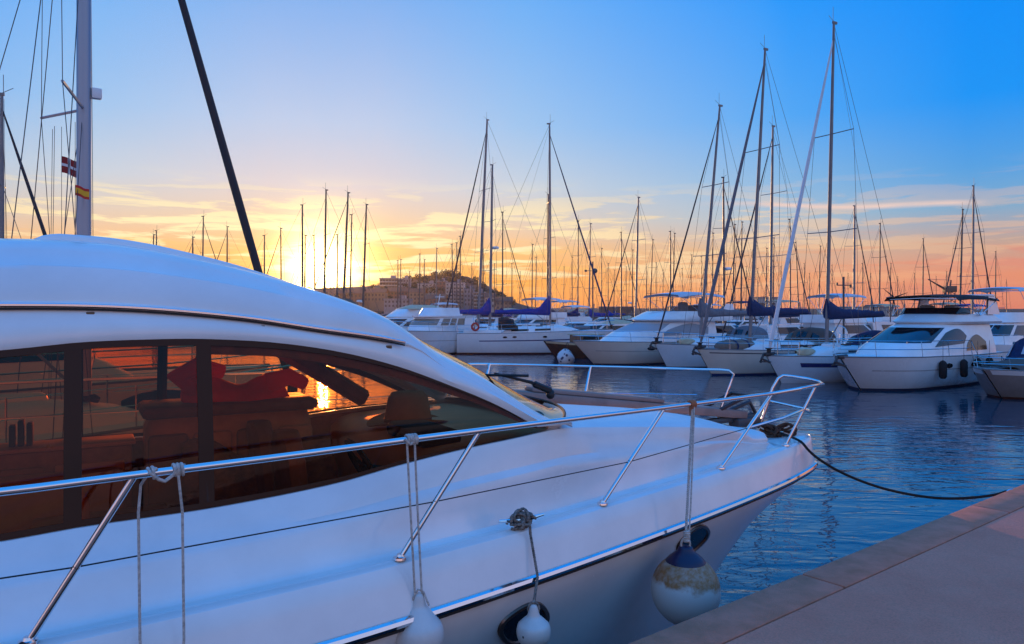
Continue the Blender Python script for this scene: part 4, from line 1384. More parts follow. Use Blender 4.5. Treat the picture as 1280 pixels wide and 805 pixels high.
def mast_rig(t, L, B, half, sheer, mx, zd, H, rake, mm, r0=.085, spread=(.36, .66), boomL=None, cover=None, coverm=None, genoa=None, genoa_r=.05, backstay=True, lo=False, boomz=1.25, head=True, flagm=None, radar=None, wr=.010, split=True, bowx=None, sweep=-.15):
    top = Vector((mx - rake * (H - zd), 0, H))
    foot = Vector((mx, 0, zd - .1))
    n = 6 if lo else 10
    mo = MB().tube([foot, lerp(foot, top, .6), top], [r0, r0 * .95, r0 * .62], n)
    if head:
        mo.box(top + Vector((-.06, 0, .06)), (.28, .07, .10))
        mo.tube([top + Vector((.05, 0, .05)), top + Vector((.05, 0, .75))], .012, 4)
        mo.tube([top + Vector((.0, 0, .1)), top + Vector((.35, 0, .30))], .012, 4)
    mast = mo.build('mast', mm, t)
    bx = L / 2 - .12 if bowx is None else bowx
    bow = Vector((bx, 0, sheer(.99) + .05))
    ftop = lerp(foot, top, .955)
    m = MB()
    prev = [Vector((mx - .1, half(.5) * .94, sheer(.5))), Vector((mx - .1, -half(.5) * .94, sheer(.5)))]
    for i, k in enumerate(spread):
        c = lerp(foot, top, k)
        w_ = half(.5) * (.78 - .16 * i)
        sp = MB().tube([c + Vector((sweep, w_, .05)), c, c + Vector((sweep, -w_, .05))], .022, 5)
        sp.build('spreader', mm, mast)
        ends = [c + Vector((sweep, w_, .05)), c + Vector((sweep, -w_, .05))]
        for j in (0, 1):
            m.tube([prev[j], ends[j]], wr, 3, cap=False)
        if i == 0:
            for sd in (1, -1):
                m.tube([Vector((mx - .45, sd * half(.5) * .92, sheer(.5))), c + Vector((-.03, sd * .05, -.1))], wr, 3, cap=False)
        prev = ends
    for j in (0, 1):
        m.tube([prev[j], lerp(foot, top, .97)], wr, 3, cap=False)
    if backstay:
        m.tube([Vector((-L / 2 + .1, 0, sheer(0) + .1)), top], wr, 3, cap=False)
    if not genoa:
        m.tube([bow, ftop], wr * 1.2, 3, cap=False)
    m.tube([lerp(foot, top, .99) + Vector((.06, .03, 0)), Vector((mx + .14, .06, zd + .6))], wr * .8, 3, cap=False)
    m.build('shrouds', WIRE, mast)
    if genoa:
        g_ = MB().tube([bow + Vector((-.02, 0, .1)), lerp(bow, ftop, .05), lerp(bow, ftop, .3), lerp(bow, ftop, .75), ftop], [genoa_r * .4, genoa_r, genoa_r * 1.05, genoa_r * .75, genoa_r * .35], 6 if lo else 8)
        g_.build('furled_headsail', genoa, mast)
        if not lo:
            MB().lathe([(.001, 0), (.15, 0), (.15, .04), (.09, .07), (.09, .20), (.15, .23), (.15, .27), (.001, .27)], 10, bow + Vector((-.03, 0, .02))).build('furling_drum', BLACK, mast)
    if boomL:
        b0 = Vector((mx - .15, 0, zd + boomz))
        b1 = b0 + Vector((-boomL, 0, .10))
        bo = MB().tube([b0, b1], .06, 6)
        if not lo:
            bo.tube([lerp(b0, b1, .25), Vector((mx - .1, 0, zd + .2))], .025, 5)
            bo.tube([b1, lerp(foot, top, .985)], wr * .7, 3, cap=False)
            bo.tube([lerp(b0, b1, .85), Vector((lerp(b0, b1, .85).x - .2, 0, sheer(0) + .2))], .012, 4)
        bo.build('boom', mm, t)
        if coverm is not None:
            rows = []
            for k in arc(0, 1, 14 if not lo else 6):
                p = lerp(b0, b1, k * 1.0)
                hh = lerp(.52, .26, k) + (cover or .55) * max(0, 1 - k / .20) ** 1.5 + .02 * math.sin(k * 23 + L)
                wd = .19 * (1 - .35 * k) + .012 * math.sin(k * 31 + L)
                rows.append([p + Vector((0 if k > 0 else .16, wd * a, hh * c - .10)) for a, c in ((0, -.02), (.8, .1), (1, .3), (.72, .65), (.2, 1.0), (-.2, 1.0), (-.72, .65), (-1, .3), (-.8, .1))])
            MB().grid(rows, closed=True).face(rows[0]).face(rows[-1][::-1]).build('sail_cover', coverm, t, angle=70)
    if radar:
        c = lerp(foot, top, radar)
        MB().lathe([(.001, -.1), (.26, -.1), (.3, -.03), (.28, .06), (.2, .1), (.001, .11)], 14, c + Vector((.42, 0, 0))).box(c + Vector((.2, 0, -.12)), (.3, .1, .04)).build('radar_dome', GELM, mast)
    return mast, top, foot
def sail_fittings(t, L, half, sheer, pt, hood=None, wheel=True):
    m = MB()
    for h_ in (.32, .62):
        m.tube([pt(a, 1, 1) + Vector((0, -.06, h_)) for a in (.88, .95)] + [Vector((L / 2 + .08, .0, sheer(1) + h_ + .02))] + [pt(a, 1, -1) + Vector((0, .06, h_)) for a in (.95, .88)], .020, 5)
    for sd in (1, -1):
        for a in (.88, .96):
            m.tube([pt(a, 1, sd) + Vector((0, -.06 * sd, 0)), pt(a, 1, sd) + Vector((0, -.06 * sd, .63))], .014, 5)
    m.build('pulpit', STEEL, t)
    m = MB()
    for sd in (1, -1):
        for a in (.12, .28, .44, .6, .74):
            m.tube([pt(a, 1, sd) + Vector((0, -.06 * sd, 0)), pt(a, 1, sd) + Vector((0, -.06 * sd, .62))], .012, 4)
        for h_ in (.34, .61):
            m.tube([pt(a, 1, sd) + Vector((0, -.06 * sd, h_)) for a in (.02, .12, .28, .44, .6, .74, .88)], .007, 3)
    m.build('lifelines', STEEL, t)
    m = MB()
    for h_ in (.34, .62):
        m.tube([pt(.1, 1, 1) + Vector((0, -.05, h_)), pt(.005, 1, 1) + Vector((0, -.05, h_)), pt(.005, 1, -1) + Vector((0, .05, h_)), pt(.1, 1, -1) + Vector((0, .05, h_))], .014, 5)
    for sd in (1, -1):
        m.tube([pt(.005, 1, sd) + Vector((0, -.05 * sd, 0)), pt(.005, 1, sd) + Vector((0, -.05 * sd, .62))], .014, 5)
    m.build('pushpit', STEEL, t)
    m = MB()
    x0, x1 = -L / 2 + .04 * L, -L / 2 + .28 * L
    for sd in (1, -1):
        m.box(((x0 + x1) / 2, sd * half(.2) * .66, sheer(.2) + .12), (x1 - x0, .22, .28), 0, .05)
    m.build('cockpit_coaming', GELM, t)
    if wheel:
        m = MB()
        c = Vector((-L / 2 + .10 * L, 0, sheer(.1) + .75))
        m.tube([c + Vector((0, .45 * math.cos(a), .45 * math.sin(a))) for a in arc(0, 2 * math.pi, 21)], .018, 5)
        m.tube([c, c + Vector((.12, 0, -.75))], .07, 6)
        for a in (0, 1.05, 2.1):
            m.tube([c + Vector((0, .45 * math.cos(a), .45 * math.sin(a))), c - Vector((0, .45 * math.cos(a), .45 * math.sin(a)))], .010, 4)
        m.build('steering_wheel', STEEL, t)
    if hood is not None:
        hx, hw, hz = -L / 2 + .30 * L, half(.3) * .68, sheer(.3) + .22
        rows = []
        for k, xx, sc in ((0, .95, .30), (.33, .62, .84), (.66, .1, 1.0), (1, -.45, .96)):
            rows.append([Vector((hx + xx, hw * math.cos(a), hz + .92 * sc * math.sin(a) ** .6)) for a in arc(.001, math.pi - .001, 13)])
        sh = MB().grid(rows).build('sprayhood', hood, t, angle=70)
        m = MB()
        for i0, i1 in ((2, 4), (5, 7), (8, 10)):
            m.grid([[r[i] + Vector((.012, 0, .012)) for i in range(i0, i1 + 1)] for r in (
                [lerp(a, b, .25) for a, b in zip(rows[0], rows[1])], [lerp(a, b, .85) for a, b in zip(rows[0], rows[1])])])
        m.build('hood_window', DGLASS, sh)
def on_bow(px, Y, L, hd):
    """midships point of a boat whose stem shows at photo column px at distance Y"""
    b = Vector(((px - 640) / F * Y, Y, 0))
    return b - Vector(hd).normalized() * (L / 2)
# ------------------------------------------------------------------ motor boats
def sup_outline(x0, x1, w, n=21, pw=.55):
    return [(x0 + (x1 - x0) * max(0.0, math.cos(a)) ** pw, w * math.copysign(abs(math.sin(a)) ** .62, math.sin(a))) for a in arc(-math.pi / 2, math.pi / 2, n)]
class Sup:
    """superstructure: stacked plan outlines (x aft, x front, half width, z)"""
    def __init__(self, lv, pw=.55): self.lv, self.pw = lv, pw
    def p(self, a, z, off=0.0):
        zs_ = [l[3] for l in self.lv]
        x0, x1, w = (itp(z, zs_, [l[i] for l in self.lv]) for i in (0, 1, 2))
        return Vector((x0 + (x1 - x0 + off) * max(0.0, math.cos(a)) ** self.pw, (w + off) * math.copysign(abs(math.sin(a)) ** .62, math.sin(a)), z))
    def shell(self, t, name, mm, n=25, crown=.06, roofm=None):
        zs_ = sorted({l[3] for l in self.lv})
        rows = [[self.p(a, z) for a in arc(-math.pi / 2, math.pi / 2, n)] for z in zs_]
        m = MB().grid(rows)
        top = rows[-1]
        m.face(top)
        for i in range(len(rows) - 1):
            m.face([rows[i][0], rows[i][-1], rows[i + 1][-1], rows[i + 1][0]])
        return m.build(name, mm, t, angle=45)
    def band(self, t, a0, a1, z0, z1, mm, name='window', n=12, off=.012, shape=None):
        rows = []
        for a in arc(a0, a1, n):
            k = (a - a0) / (a1 - a0)
            za, zb = (z0, z1) if shape is None else shape(k)
            rows.append([self.p(a, z, off) for z in arc(za, zb, 4)])
        return MB().grid(rows).build(name, mm, t, angle=60)
def bimini(t, x0, x1, w, z, mm, arch=.12, legs=True, dip=0.0, foot=.9):
    rows = []
    for i, k in enumerate(arc(0, 1, 13)):
        zz = z + arch * math.sin(math.pi * k) - dip * math.sin(math.pi * k) ** 8
        rows.append([Vector((lerp(x0, x1, k), w * a, zz + .10 * (1 - a * a) - (.12 if abs(a) == 1 else 0))) for a in (-1, -.93, -.6, 0, .6, .93, 1)])
    bm_ = MB().grid(rows)
    bm_.grid([[p - Vector((0, 0, .02)) for p in r] for r in rows])
    b_ = bm_.build('bimini', mm, t, angle=70)
    if legs:
        m = MB()
        for k, kk in ((.04, .48), (.33, .5), (.66, .5), (.96, .52)):
            ft = [Vector((lerp(x0, x1, kk), sd * w * .99, z - foot)) for sd in (1, -1)]
            tp = [Vector((lerp(x0, x1, k), sd * w * .97, z - .06)) for sd in (1, -1)]
            m.tube([ft[0], tp[0], tp[0] * .5 + tp[1] * .5 + Vector((0, 0, .05)), tp[1], ft[1]], .016, 5)
        m.build('bimini_frame', STEEL, b_)
    return b_
def bow_rail(t, L, pt, a0=.42, a1=.985, h=.62, lo=False):
    m = MB()
    aa = arc(a0, a1, 8)
    for hh in ((h, h * .5) if not lo else (h,)):
        m.tube([pt(a0 - .05, 1, 1) + Vector((0, -.08, .02))] * (hh == h) + [pt(a, 1, 1) + Vector((.12, -.08, hh)) for a in aa] + [pt(a, 1, -1) + Vector((.12, .08, hh)) for a in aa[::-1]] + [pt(a0 - .05, 1, -1) + Vector((0, .08, .02))] * (hh == h), .016, 5)
    for sd in (1, -1):
        for a in aa[::(2 if not lo else 3)]:
            m.tube([pt(a, 1, sd) + Vector((0, -.08 * sd, 0)), pt(a, 1, sd) + Vector((.12, -.08 * sd, h))], .013, 4)
    m.build('bow_rail', STEEL, t)
def portholes(h, pt, spots, mm=None, sx=.26, sz_=.10):
    for a, f in spots:
        for sd in (1, -1):
            c = pt(a, f, sd)
            d = (pt(a + .02, f, sd) - c).normalized()
            u = (pt(a, f + .05, sd) - c).normalized()
            nrm = d.cross(u)
            if nrm.y * sd < 0: nrm = -nrm
            m = MB().face([c + nrm * .012 + d * sx * math.cos(q_) + u * sz_ * math.sin(q_) for q_ in arc(0, 2 * math.pi, 15)[:-1]])
            m.build('porthole', mm or DGLASS, h)
# ================================================================== moored boats
DECKB = mat('bleached_deck', (0.55, 0.52, 0.48), 0.6, var=.15, vscale=2)
FARSAIL = 'sailing boats moored in the far rows'
def sailboat(name, label, pos, hd, L, B, fb, mx, H, rake=.02, hullm=HULLW, boot=STRIPE, cove=None, boomL=3.6, coverm=None, genoa=None, genoa_r=.05, hood=None, group=None, wr=.010, mm=ALU, radar=None, boomz=1.25, spread=(.36, .66), fine=1.0, rakeb=.9, r0=.085, wheel=True, cover=.55, coachm=GELM, spars=True, tr=.74, sweep=-.15):
    t = thing(name, label, 'sailboat', pos, ang_of(hd), group)
    half, sheer, pt = add_hull(t, L, B, fb[0], fb[1], rakeb, hullm, boot, cove, fine, tr)
    coach(t, L, half, sheer, .28, .78, .42, .60, coachm)
    mast = mast_rig(t, L, B, half, sheer, mx, lerp(fb[1], fb[0], .4) + .35, H, rake, mm, r0, spread, boomL, cover, coverm, genoa, genoa_r, True, False, boomz, True, None, radar, wr, sweep=sweep)
    sail_fittings(t, L, half, sheer, pt, hood, wheel)
    rc = random.Random(int(L * 97 + H * 31))
    zc = sheer(.4) + .42
    for sd in (1, -1):
        for xx in (.20, .27):
            MB().lathe([(.001, 0), (.09, 0), (.07, .05), (.06, .12), (.08, .15), (.001, .16)], 10, (-L / 2 + xx * L, sd * half(.2) * .66, sheer(.2) + .26)).build('winch', STEEL, t)
    MB().box((-L / 2 + .62 * L, .1, zc + .02), (.75, .5, .28), 0, .08).build('liferaft_canister', GELM, t)
    MB().box((-L / 2 + .52 * L, -.35, zc + .06), (.5, .35, .08), 0, .02).build('skylight_hatch', DGLASS, t)
    bgm = MB()
    rows = []
    for i in range(9):
        a = i / 8
        rr_ = .20 * math.sin(math.pi * min(.97, max(.03, a))) ** .5
        rows.append([Vector((lerp(-.6, .6, a), rr_ * math.cos(q_) * (1 + .15 * math.sin(3 * q_ + i)), .16 + rr_ * math.sin(q_))) + Vector((-L / 2 + .80 * L, rc.choice((-.3, .3)) * 0 + .25, sheer(.8) + .03)) for q_ in arc(0, 2 * math.pi, 11)[:-1]])
    bgm.grid(rows, closed=True).build('sail_bag', rc.choice([GREYC, NAVY, CREAMC, REDP]), t)
    for k_ in range(3):
        c_ = Vector((-L / 2 + rc.uniform(.30, .75) * L, rc.uniform(-.5, .5), zc + .05))
        MB().tube([c_ + Vector((.17 * math.cos(q_), .14 * math.sin(q_), .02 * math.sin(3 * q_))) for q_ in arc(0, 2 * math.pi, 13)], .045, 5).build('rope_coil', rc.choice([ROPE, ROPED, ROPEB]), t)
    return t, half, sheer, pt
def anchor(t, p):
    m = MB().tube([p + Vector((-.5, 0, .07)), p + Vector((.16, 0, .06)), p + Vector((.30, 0, -.16))], .055, 6)
    m.tube([p + Vector((.04, -.26, -.30)), p + Vector((.30, 0, -.14)), p + Vector((.04, .26, -.30))], .05, 5)
    m.box(p + Vector((-.1, 0, .02)), (.5, .22, .12), 0, .02).box(p + Vector((.12, 0, -.26)), (.26, .34, .05), 0, .015)
    m.build('anchor', mat('galvanised_anchor', (.05, .05, .055), .5, .5), t)
# --- white sailing boat at the right with the thick white furled headsail
L = 10.5
pb = on_bow(958, 30.8, L, HDG)
tB7, half, sheer, pt = sailboat('sailboat', 'white sailboat with navy hull stripe, thick white furled headsail and tallest mast', pb, HDG, L, 3.25, (1.17, 1.0), L / 2 - 3.83, 15.85, .035, boomL=3.9, coverm=NAVY, genoa=WHITEC, genoa_r=.082, hood=NAVY, hullm=HULLP, cove=(STRIPE, .40, .90, .60, .76), boot=None, cover=.42, boomz=1.35)
anchor(tB7, Vector((L / 2, 0, 1.2)))
# --- sailing boat with the grey furled headsail
L = 11.5
pb = on_bow(872, 34.6, L, HDG)
tB6, half, sheer, pt = sailboat('sailboat', 'cream white sailboat with navy boom cover and covered dinghy on its foredeck', pb, HDG, L, 3.5, (1.25, 1.05), L / 2 - 3.45, 16.06, .075, hullm=HULLC, boomL=4.1, coverm=NAVY, genoa=GREYC, genoa_r=.085, hood=mat('brown_canvas', (.10, .06, .045), .9), cove=(mat('thin_dark_cove_line', (.06, .06, .08), .4), .1, .97, .86, .90), cover=.48, boomz=1.4)
anchor(tB6, Vector((L / 2, 0, 1.3)))
dg = pb + HDG.normalized() * (L / 2 - 2.35) + Vector((0, 0, 1.36))
dt_ = thing('covered_dinghy', 'upturned dinghy under a striped brown cover on the cream sailboat foredeck', 'dinghy', dg, ang_of(HDG))
MB().lathe([(.001, 1.15), (.16, 1.1), (.34, .8), (.42, .2), (.42, -.6), (.36, -1.0), (.2, -1.12), (.001, -1.15)], 16, (0, 0, 0), Matrix.Rotation(R(90), 4, 'Y') @ Matrix.Diagonal((.75, 1.25, 1, 1))).build('cover', mat('taupe_cover', (.20, .15, .12), .9, var=.2, vscale=4), dt_)
for xx in (-.5, .25):
    MB().lathe([(.40 + .035, -.06), (.40 + .035, .06)], 16, (xx, 0, 0), Matrix.Rotation(R(90), 4, 'Y') @ Matrix.Diagonal((.75, 1.25, 1, 1))).build('band', NAVY, dt_)
# --- sailing boat left of it, bow towards the yacht
L = 10.0
pb = on_bow(818, 39.0, L, HDG)
tB5, half, sheer, pt = sailboat('sailboat', 'pale sailboat with steeply raked mast moored beside the awning cruiser', pb, HDG, L, 3.3, (1.32, 1.05), L / 2 - 3.26, 14.5, .115, boomL=3.5, coverm=GREYC, genoa=mat('black_furled_sail', (.03, .03, .04), .8), genoa_r=.045, hood=GREYC, hullm=HULLP, boot=ANTIR, boomz=1.3)
anchor(tB5, Vector((L / 2, 0, 1.35)))
# --- sailing boat lying broadside with the royal blue boom cover
L = 11.4
tB2, half, sheer, pt = sailboat('sailboat', 'broadside white sailboat with bright blue boom cover and red waterline', Vector((-3.97 + L / 2, 54, 0)), (1, 0.03, 0), L, 3.6, (1.75, 1.45), 2.8 + 3.97 - L / 2, 16.7, .004, boot=ANTIR, boomL=3.9, coverm=BLUEC, genoa=mat('navy_furled_sail', (.03, .04, .10), .8), genoa_r=.06, hood=BLACKC, cove=(STRIPE, .12, .80, .62, .67), cover=1.05, boomz=.95, spread=(.30, .62), wr=.012, tr=.80)
portholes(tB2.children[0], pt, ((.30, .82), (.36, .82), (.55, .80)), None, .16, .07)
dg = thing('dinghy', 'round ended white dinghy hung across the stern of the blue covered sailboat', 'dinghy', Vector((-4.1, 53.6, .80)), 0)
MB().lathe([(.001, .18), (.5, .17), (.66, .12), (.76, .0), (.66, -.12), (.3, -.2), (.001, -.2)], 22, (0, 0, 0), Matrix.Rotation(R(68), 4, 'X')).build('hull', HULLW, dg)
# life ring on its rail
lr = thing('life_ring', 'small red life ring on the stern rail of the blue covered sailboat', 'life ring', Vector((-2.6, 52.35, 1.95)))
MB().tube([(.24 * math.cos(a), 0, .24 * math.sin(a)) for a in arc(0, 2 * math.pi, 19)], .075, 6).build('ring', REDP, lr)
# --- two tall masts behind the left motor cruisers
sailboat('sailboat', 'big sailboat behind the flybridge cruiser, its dark forestay slanting far to the left', Vector((-3.28 + 2.2, 67, 0)) + Vector((1.0, .6, 0)), HDG, 14, 4.0, (1.7, 1.4), 3.4, 20.2, .05, boomL=None, genoa=mat('black_furled_sail', (.03, .03, .04), .8), genoa_r=.075, r0=.13, wr=.013, mm=ALU)
sailboat('sailboat', 'sailboat with two radars on its mast and a blue boom cover pointing left', Vector((-1.86, 62, 0)) - Vector((.866, .5, 0)) * 1.0, -HDG, 10, 3.2, (1.4, 1.2), 1.0, 15.3, -.018, boomL=3.5, coverm=BLUEC, cover=1.0, radar=.50, r0=.12, wr=.012)
# --- near sailing boat on the left, beyond the yacht
hdA = Vector((.786, .618, 0))
L = 11.0
mA = Vector((-6.37, 11.0, 0))
tA, half, sheer, pt = sailboat('sailboat', 'sailboat close behind the yacht at left, its thick mast flying two small flags', mA - hdA * (L / 2 - 3.35), hdA, L, 3.1, (1.45, 1.2), L / 2 - 3.35, 13.3, .0, boomL=3.6, coverm=None, genoa=mat('black_furled_sail', (.03, .03, .04), .8), genoa_r=.068, mm=mat('blue_grey_mast', (.30, .34, .40), .4, .5), r0=.102, spread=(.38, .68), wr=.0065, boot=STRIPE, hood=NAVY, sweep=-.42)
mb = MB().box((L / 2 - 3.35 + .16, -.03, 6.27), (.14, .10, .16), 0, .02).tube([(L / 2 - 3.35, 0, 6.2), (L / 2 - 3.35 + .16, -.03, 6.2)], .02, 5)
mb.build('deck_light', GELM, tA)
m = MB()
for ax, sd, k in ((-.75, 1, .97), (-1.25, -1, .97), (-.55, -1, .66), (-2.2, 1, .80), (-3.2, -1, .985)):
    m.tube([Vector((L / 2 - 3.35 + ax, sd * half(.5) * .9, 1.35)), Vector((L / 2 - 3.35, 0, lerp(1.2, 13.3, k)))], .0065, 4)
for yy in (.75, .55):
    m.tube([Vector((L / 2 - 3.35 - .30, yy * 1.2, 5.85)), Vector((L / 2 - 3.35 - .35, yy * 1.25, 1.4))], .004, 4)
m.build('running_rigging', WIRE, tA)
# flags on halyards under its spreader
DR = mat('dark_red_bunting', (.28, .02, .02), .8)
WH = mat('white_bunting', (.75, .72, .70), .8)
YE = mat('yellow_bunting', (.80, .42, .02), .8)
SR = mat('red_bunting', (.55, .03, .02), .8)
def flag(label, px, py, Y, w_, h_, parts, ang):
    p = at(px, py, Y)
    t = thing('flag', label, 'flag', p, ang)
    def fp(u, v):
        return Vector((u * w_, .02 * math.sin(u * 5.5) * (u + .3), -v * h_ - .34 * u * w_ + .008 * math.sin(u * 7)))
    for nm, mm2, u0, u1, v0, v1, off in parts:
        for sd in (-1, 1):
            if off == 0 and sd == 1: continue
            MB().grid([[fp(u, v) + Vector((0, sd * off, 0)) for u in arc(u0, u1, 9)] for v in arc(v0, v1, 5)]).build(nm, mm2, t)
    return t, p
f_, p_ = flag('faded dark red flag with a white cross on the left mast halyard', 77, 195, 11.35, .29, .25, [('cloth', DR, 0, 1, 0, 1, 0), ('cross', WH, .30, .44, 0, 1, .004), ('cross', WH, 0, 1, .42, .58, .004)], .1)
MB().tube([(0, 0, -2.4), (0, 0, .45)], .004, 4).build('halyard', WIRE, f_)
f_, p_ = flag('small red and yellow striped flag below the red one on the left mast', 94, 231, 10.6, .20, .15, [('stripe', SR, 0, 1, 0, .25, 0), ('stripe', YE, 0, 1, .25, .75, 0), ('stripe', SR, 0, 1, .75, 1, 0)], .1)
MB().tube([(0, 0, -2.0), (0, 0, .9)], .004, 4).build('halyard', WIRE, f_)
L = 8.5
mA2 = at(2, 390, 26); mA2.z = 0
hd2 = Vector((.95, .3, 0))
sailboat('sailboat', 'sailboat half cut by the left frame edge, only its short mast and stays showing', mA2 - hd2 * (L / 2 - 2.8), hd2, L, 2.8, (1.2, 1.0), L / 2 - 2.8, 10.6, .0, boomL=3.0, genoa=mat('black_furled_sail', (.03, .03, .04), .8), genoa_r=.07, radar=.36, wr=.009)
L = 12
mA3 = Vector((-25.0, 30, 0))
sailboat('sailboat', 'sailboat outside the left edge whose long stays cross the upper left corner', mA3 - hd2 * (L / 2 - 6.0), hd2, L, 3.2, (1.3, 1.1), L / 2 - 6.0 + .5, 19.5, .0, boomL=3.0, wr=.012)

# ------------------------------------------------------------------ motor yachts
def hull_motor(t, L, B, fbb, fbs, mh=HULLW, boot=ANTIF, rub=True, lines=True):
    half, sheer, pt = add_hull(t, L, B, fbb, fbs, 1.5, mh, boot, (mat('grey_moulding_line', (.30, .30, .31), .5), .03, .96, .60, .625) if lines else None, 1.25, .9)
    return half, sheer, pt
# --- flybridge yacht at the right with the black awning
hd8 = Vector((-.8, -.6, 0)); L = 11.2
p8 = on_bow(1050, 27.4, L, hd8)
t8 = thing('motor_yacht', 'white flybridge yacht with black awning and black fenders at the right', 'yacht', p8, ang_of(hd8))
half, sheer, pt = hull_motor(t8, L, 3.9, 1.32, 1.22)
lv = [(-4.2, 3.3, 1.62, 1.15), (-4.2, 2.9, 1.58, 1.52), (-4.2, 2.55, 1.54, 1.68), (-4.2, .35, 1.36, 2.40), (-4.2, -.35, 1.34, 2.52)]
sp = Sup(lv); cab8 = sp.shell(t8, 'cabin', GEL)
m = MB().grid([[sp.p(a, z, .02) for a in arc(-1.5, 1.5, 30)] for z in (1.02, 1.16)])
sp.band(t8, -.80, .80, 1.78, 2.36, DGLASS, 'windscreen', 24)
for sgn in (-1, 1):
    sp.band(t8, sgn * .92, sgn * 1.34, 1.7, 2.34, DGLASS, 'side_window', 12, .014, lambda k: (1.62 + .10 * k, 1.66 + .66 * math.sin(math.pi * (.25 + .60 * k)) ** .8))
    sp.band(t8, sgn * 1.38, sgn * 1.545, 1.4, 2.0, mat('warm_saloon_window', (.10, .045, .02), .1), 'saloon_window', 12, .014, lambda k: (1.42, 1.44 + .62 * math.sin(math.pi * (.12 + .76 * k)) ** .7))
fl = Sup([(-5.0, -.30, 1.48, 2.50), (-5.0, -.10, 1.56, 2.60), (-4.4, -.75, 1.46, 2.86), (-4.2, -.9, 1.42, 2.92)])
fl.shell(t8, 'flybridge', GEL)
fl2 = Sup([(-3.2, -.92, 1.40, 2.915), (-3.2, -1.25, 1.32, 3.18)])
rows = [[fl2.p(a, z) for a in arc(-1.35, 1.35, 25)] for z in (2.915, 3.05, 3.18)]
MB().grid(rows).build('flybridge_screen', mat('smoked_screen', (.015, .013, .018), .08), t8)
m = MB()
for sd in (1, -1):
    m.grid([[Vector((lerp(-4.9, -3.6, k), sd * 1.5, 2.9)), Vector((lerp(-4.5, -3.9, k), sd * 1.42, 3.75))] for k in arc(0, 1, 4)])
    m.grid([[Vector((lerp(-4.9, -3.6, k), sd * 1.42, 2.9)), Vector((lerp(-4.5, -3.9, k), sd * 1.34, 3.75))] for k in arc(0, 1, 4)])
m.box((-4.2, 0, 3.72), (.55, 2.9, .10), 0, .03)
m.build('radar_arch', GEL, t8)
m = MB()
for sd in (1, -1):
    m.box((-2.5, sd * .5, 3.0), (.5, .5, .6), 0, .1)
m.build('helm_seat', mat('blue_grey_vinyl', (.2, .24, .3), .6), t8)
bimini(t8, -4.9, -.7, 1.5, 3.60, BLACKC, .08, True, .0, .75)
bow_rail(t8, L, pt, .40, .985, .62)
portholes(t8.children[0], pt, ((.58, .72), (.40, .72)))
m = MB()
for sd in (1, -1):
    m.tube([Vector((1.5 + dx_, sd * (.78), 1.66 + .0)) + Vector((0, 0, h_)) for dx_, h_ in ((0, 0), (.02, .22), (.6, .16), (.62, -.06))], .014, 4)
m.build('handrail', STEEL, t8)
anchor(t8, Vector((L / 2 + .02, 0, 1.30)))
FENB = mat('black_fender_cover', (.012, .012, .016), .9, bump=.4, bscale=50)
for i, px in enumerate((1174, 1200, 1217.5, 1232)):
    w_ = None
    for a in arc(.02, .7, 300):
        c = pt(a, 1, 1)
        wq = p8 + hd8 * c.x + Vector((-hd8.y, hd8.x, 0)) * c.y
        if w_ is None or abs(640 + F * wq.x / wq.y - px) < w_[0]:
            w_ = (abs(640 + F * wq.x / wq.y - px), wq, c)
    wq = w_[1] + Vector((-hd8.y, hd8.x, 0)) * .14 + Vector((0, 0, .78))
    lab = ('black sock fender nearest the bow of the black awning yacht', 'second black sock fender from the bow of the black awning yacht', 'third black sock fender from the bow of the black awning yacht', 'black sock fender nearest the stern of the black awning yacht')[i]
    ft = thing('sock_fender', lab, 'fender', wq, 0, 'black fenders along the awning yacht')
    MB().lathe([(.001, -.34), (.08, -.33), (.135, -.26), (.14, 0), (.135, .26), (.08, .34), (.03, .37), (.001, .37)], 14).build('body', FENB, ft)
    MB().tube([(0, 0, .36), (0, -.0, 1.05)], .009, 4).build('rope', WIRE, ft)
# --- cruiser with the pale awning in the middle
hd4 = HDG.normalized(); L = 11.0
p4_ = on_bow(716, 41.2, L, hd4)
t4 = thing('motor_yacht', 'white flybridge cruiser with pale blue awning in the middle of the row', 'yacht', p4_, ang_of(hd4))
half, sheer, pt = hull_motor(t4, L, 3.7, 1.38, 1.2, HULLC)
sp = Sup([(-4.0, 3.6, 1.55, 1.2), (-4.0, 3.0, 1.52, 1.55), (-4.0, 2.4, 1.48, 1.85), (-4.0, .9, 1.34, 2.38), (-4.0, .6, 1.36, 2.46)], .7)
sp.shell(t4, 'cabin', GEL)
sp.band(t4, -.95, .95, 1.92, 2.34, mat('grey_screen_cover', (.34, .37, .41), .7), 'windscreen', 24)
for sgn in (-1, 1):
    sp.band(t4, sgn * 1.05, sgn * 1.53, 1.8, 2.34, mat('grey_side_screen', (.26, .28, .31), .35), 'side_window', 14, .014, lambda k: (1.62 + .05 * k, 1.66 + .66 * math.sin(math.pi * (.12 + .68 * k)) ** .8))
fl = Sup([(-5.1, .8, 1.6, 2.46), (-5.2, 1.0, 1.66, 2.56), (-5.2, .0, 1.62, 2.95), (-5.3, -.3, 1.58, 3.05)], .6)
fl.shell(t4, 'flybridge', GEL)
m = MB()
for sd in (1, -1):
    m.grid([[Vector((lerp(-5.6, -4.4, k), sd * 1.45, 2.9)), Vector((lerp(-5.5, -4.9, k), sd * 1.38, 3.5))] for k in arc(0, 1, 4)])
m.build('arch', GEL, t4)
m = MB()
m.box((-2.3, .4, 3.2), (.5, .5, .8), 0, .12).box((-3.6, 0, 3.15), (.5, 2.4, .55), 0, .1)
m.build('helm_seat', GREYC, t4)
bimini(t4, -4.6, -.9, 1.6, 3.98, PALEC, .16, True, 0, 1.05)
bow_rail(t4, L, pt, .40, .985, .6)
portholes(t4.children[0], pt, ((.62, .72), (.30, .70)), None, .28, .10)
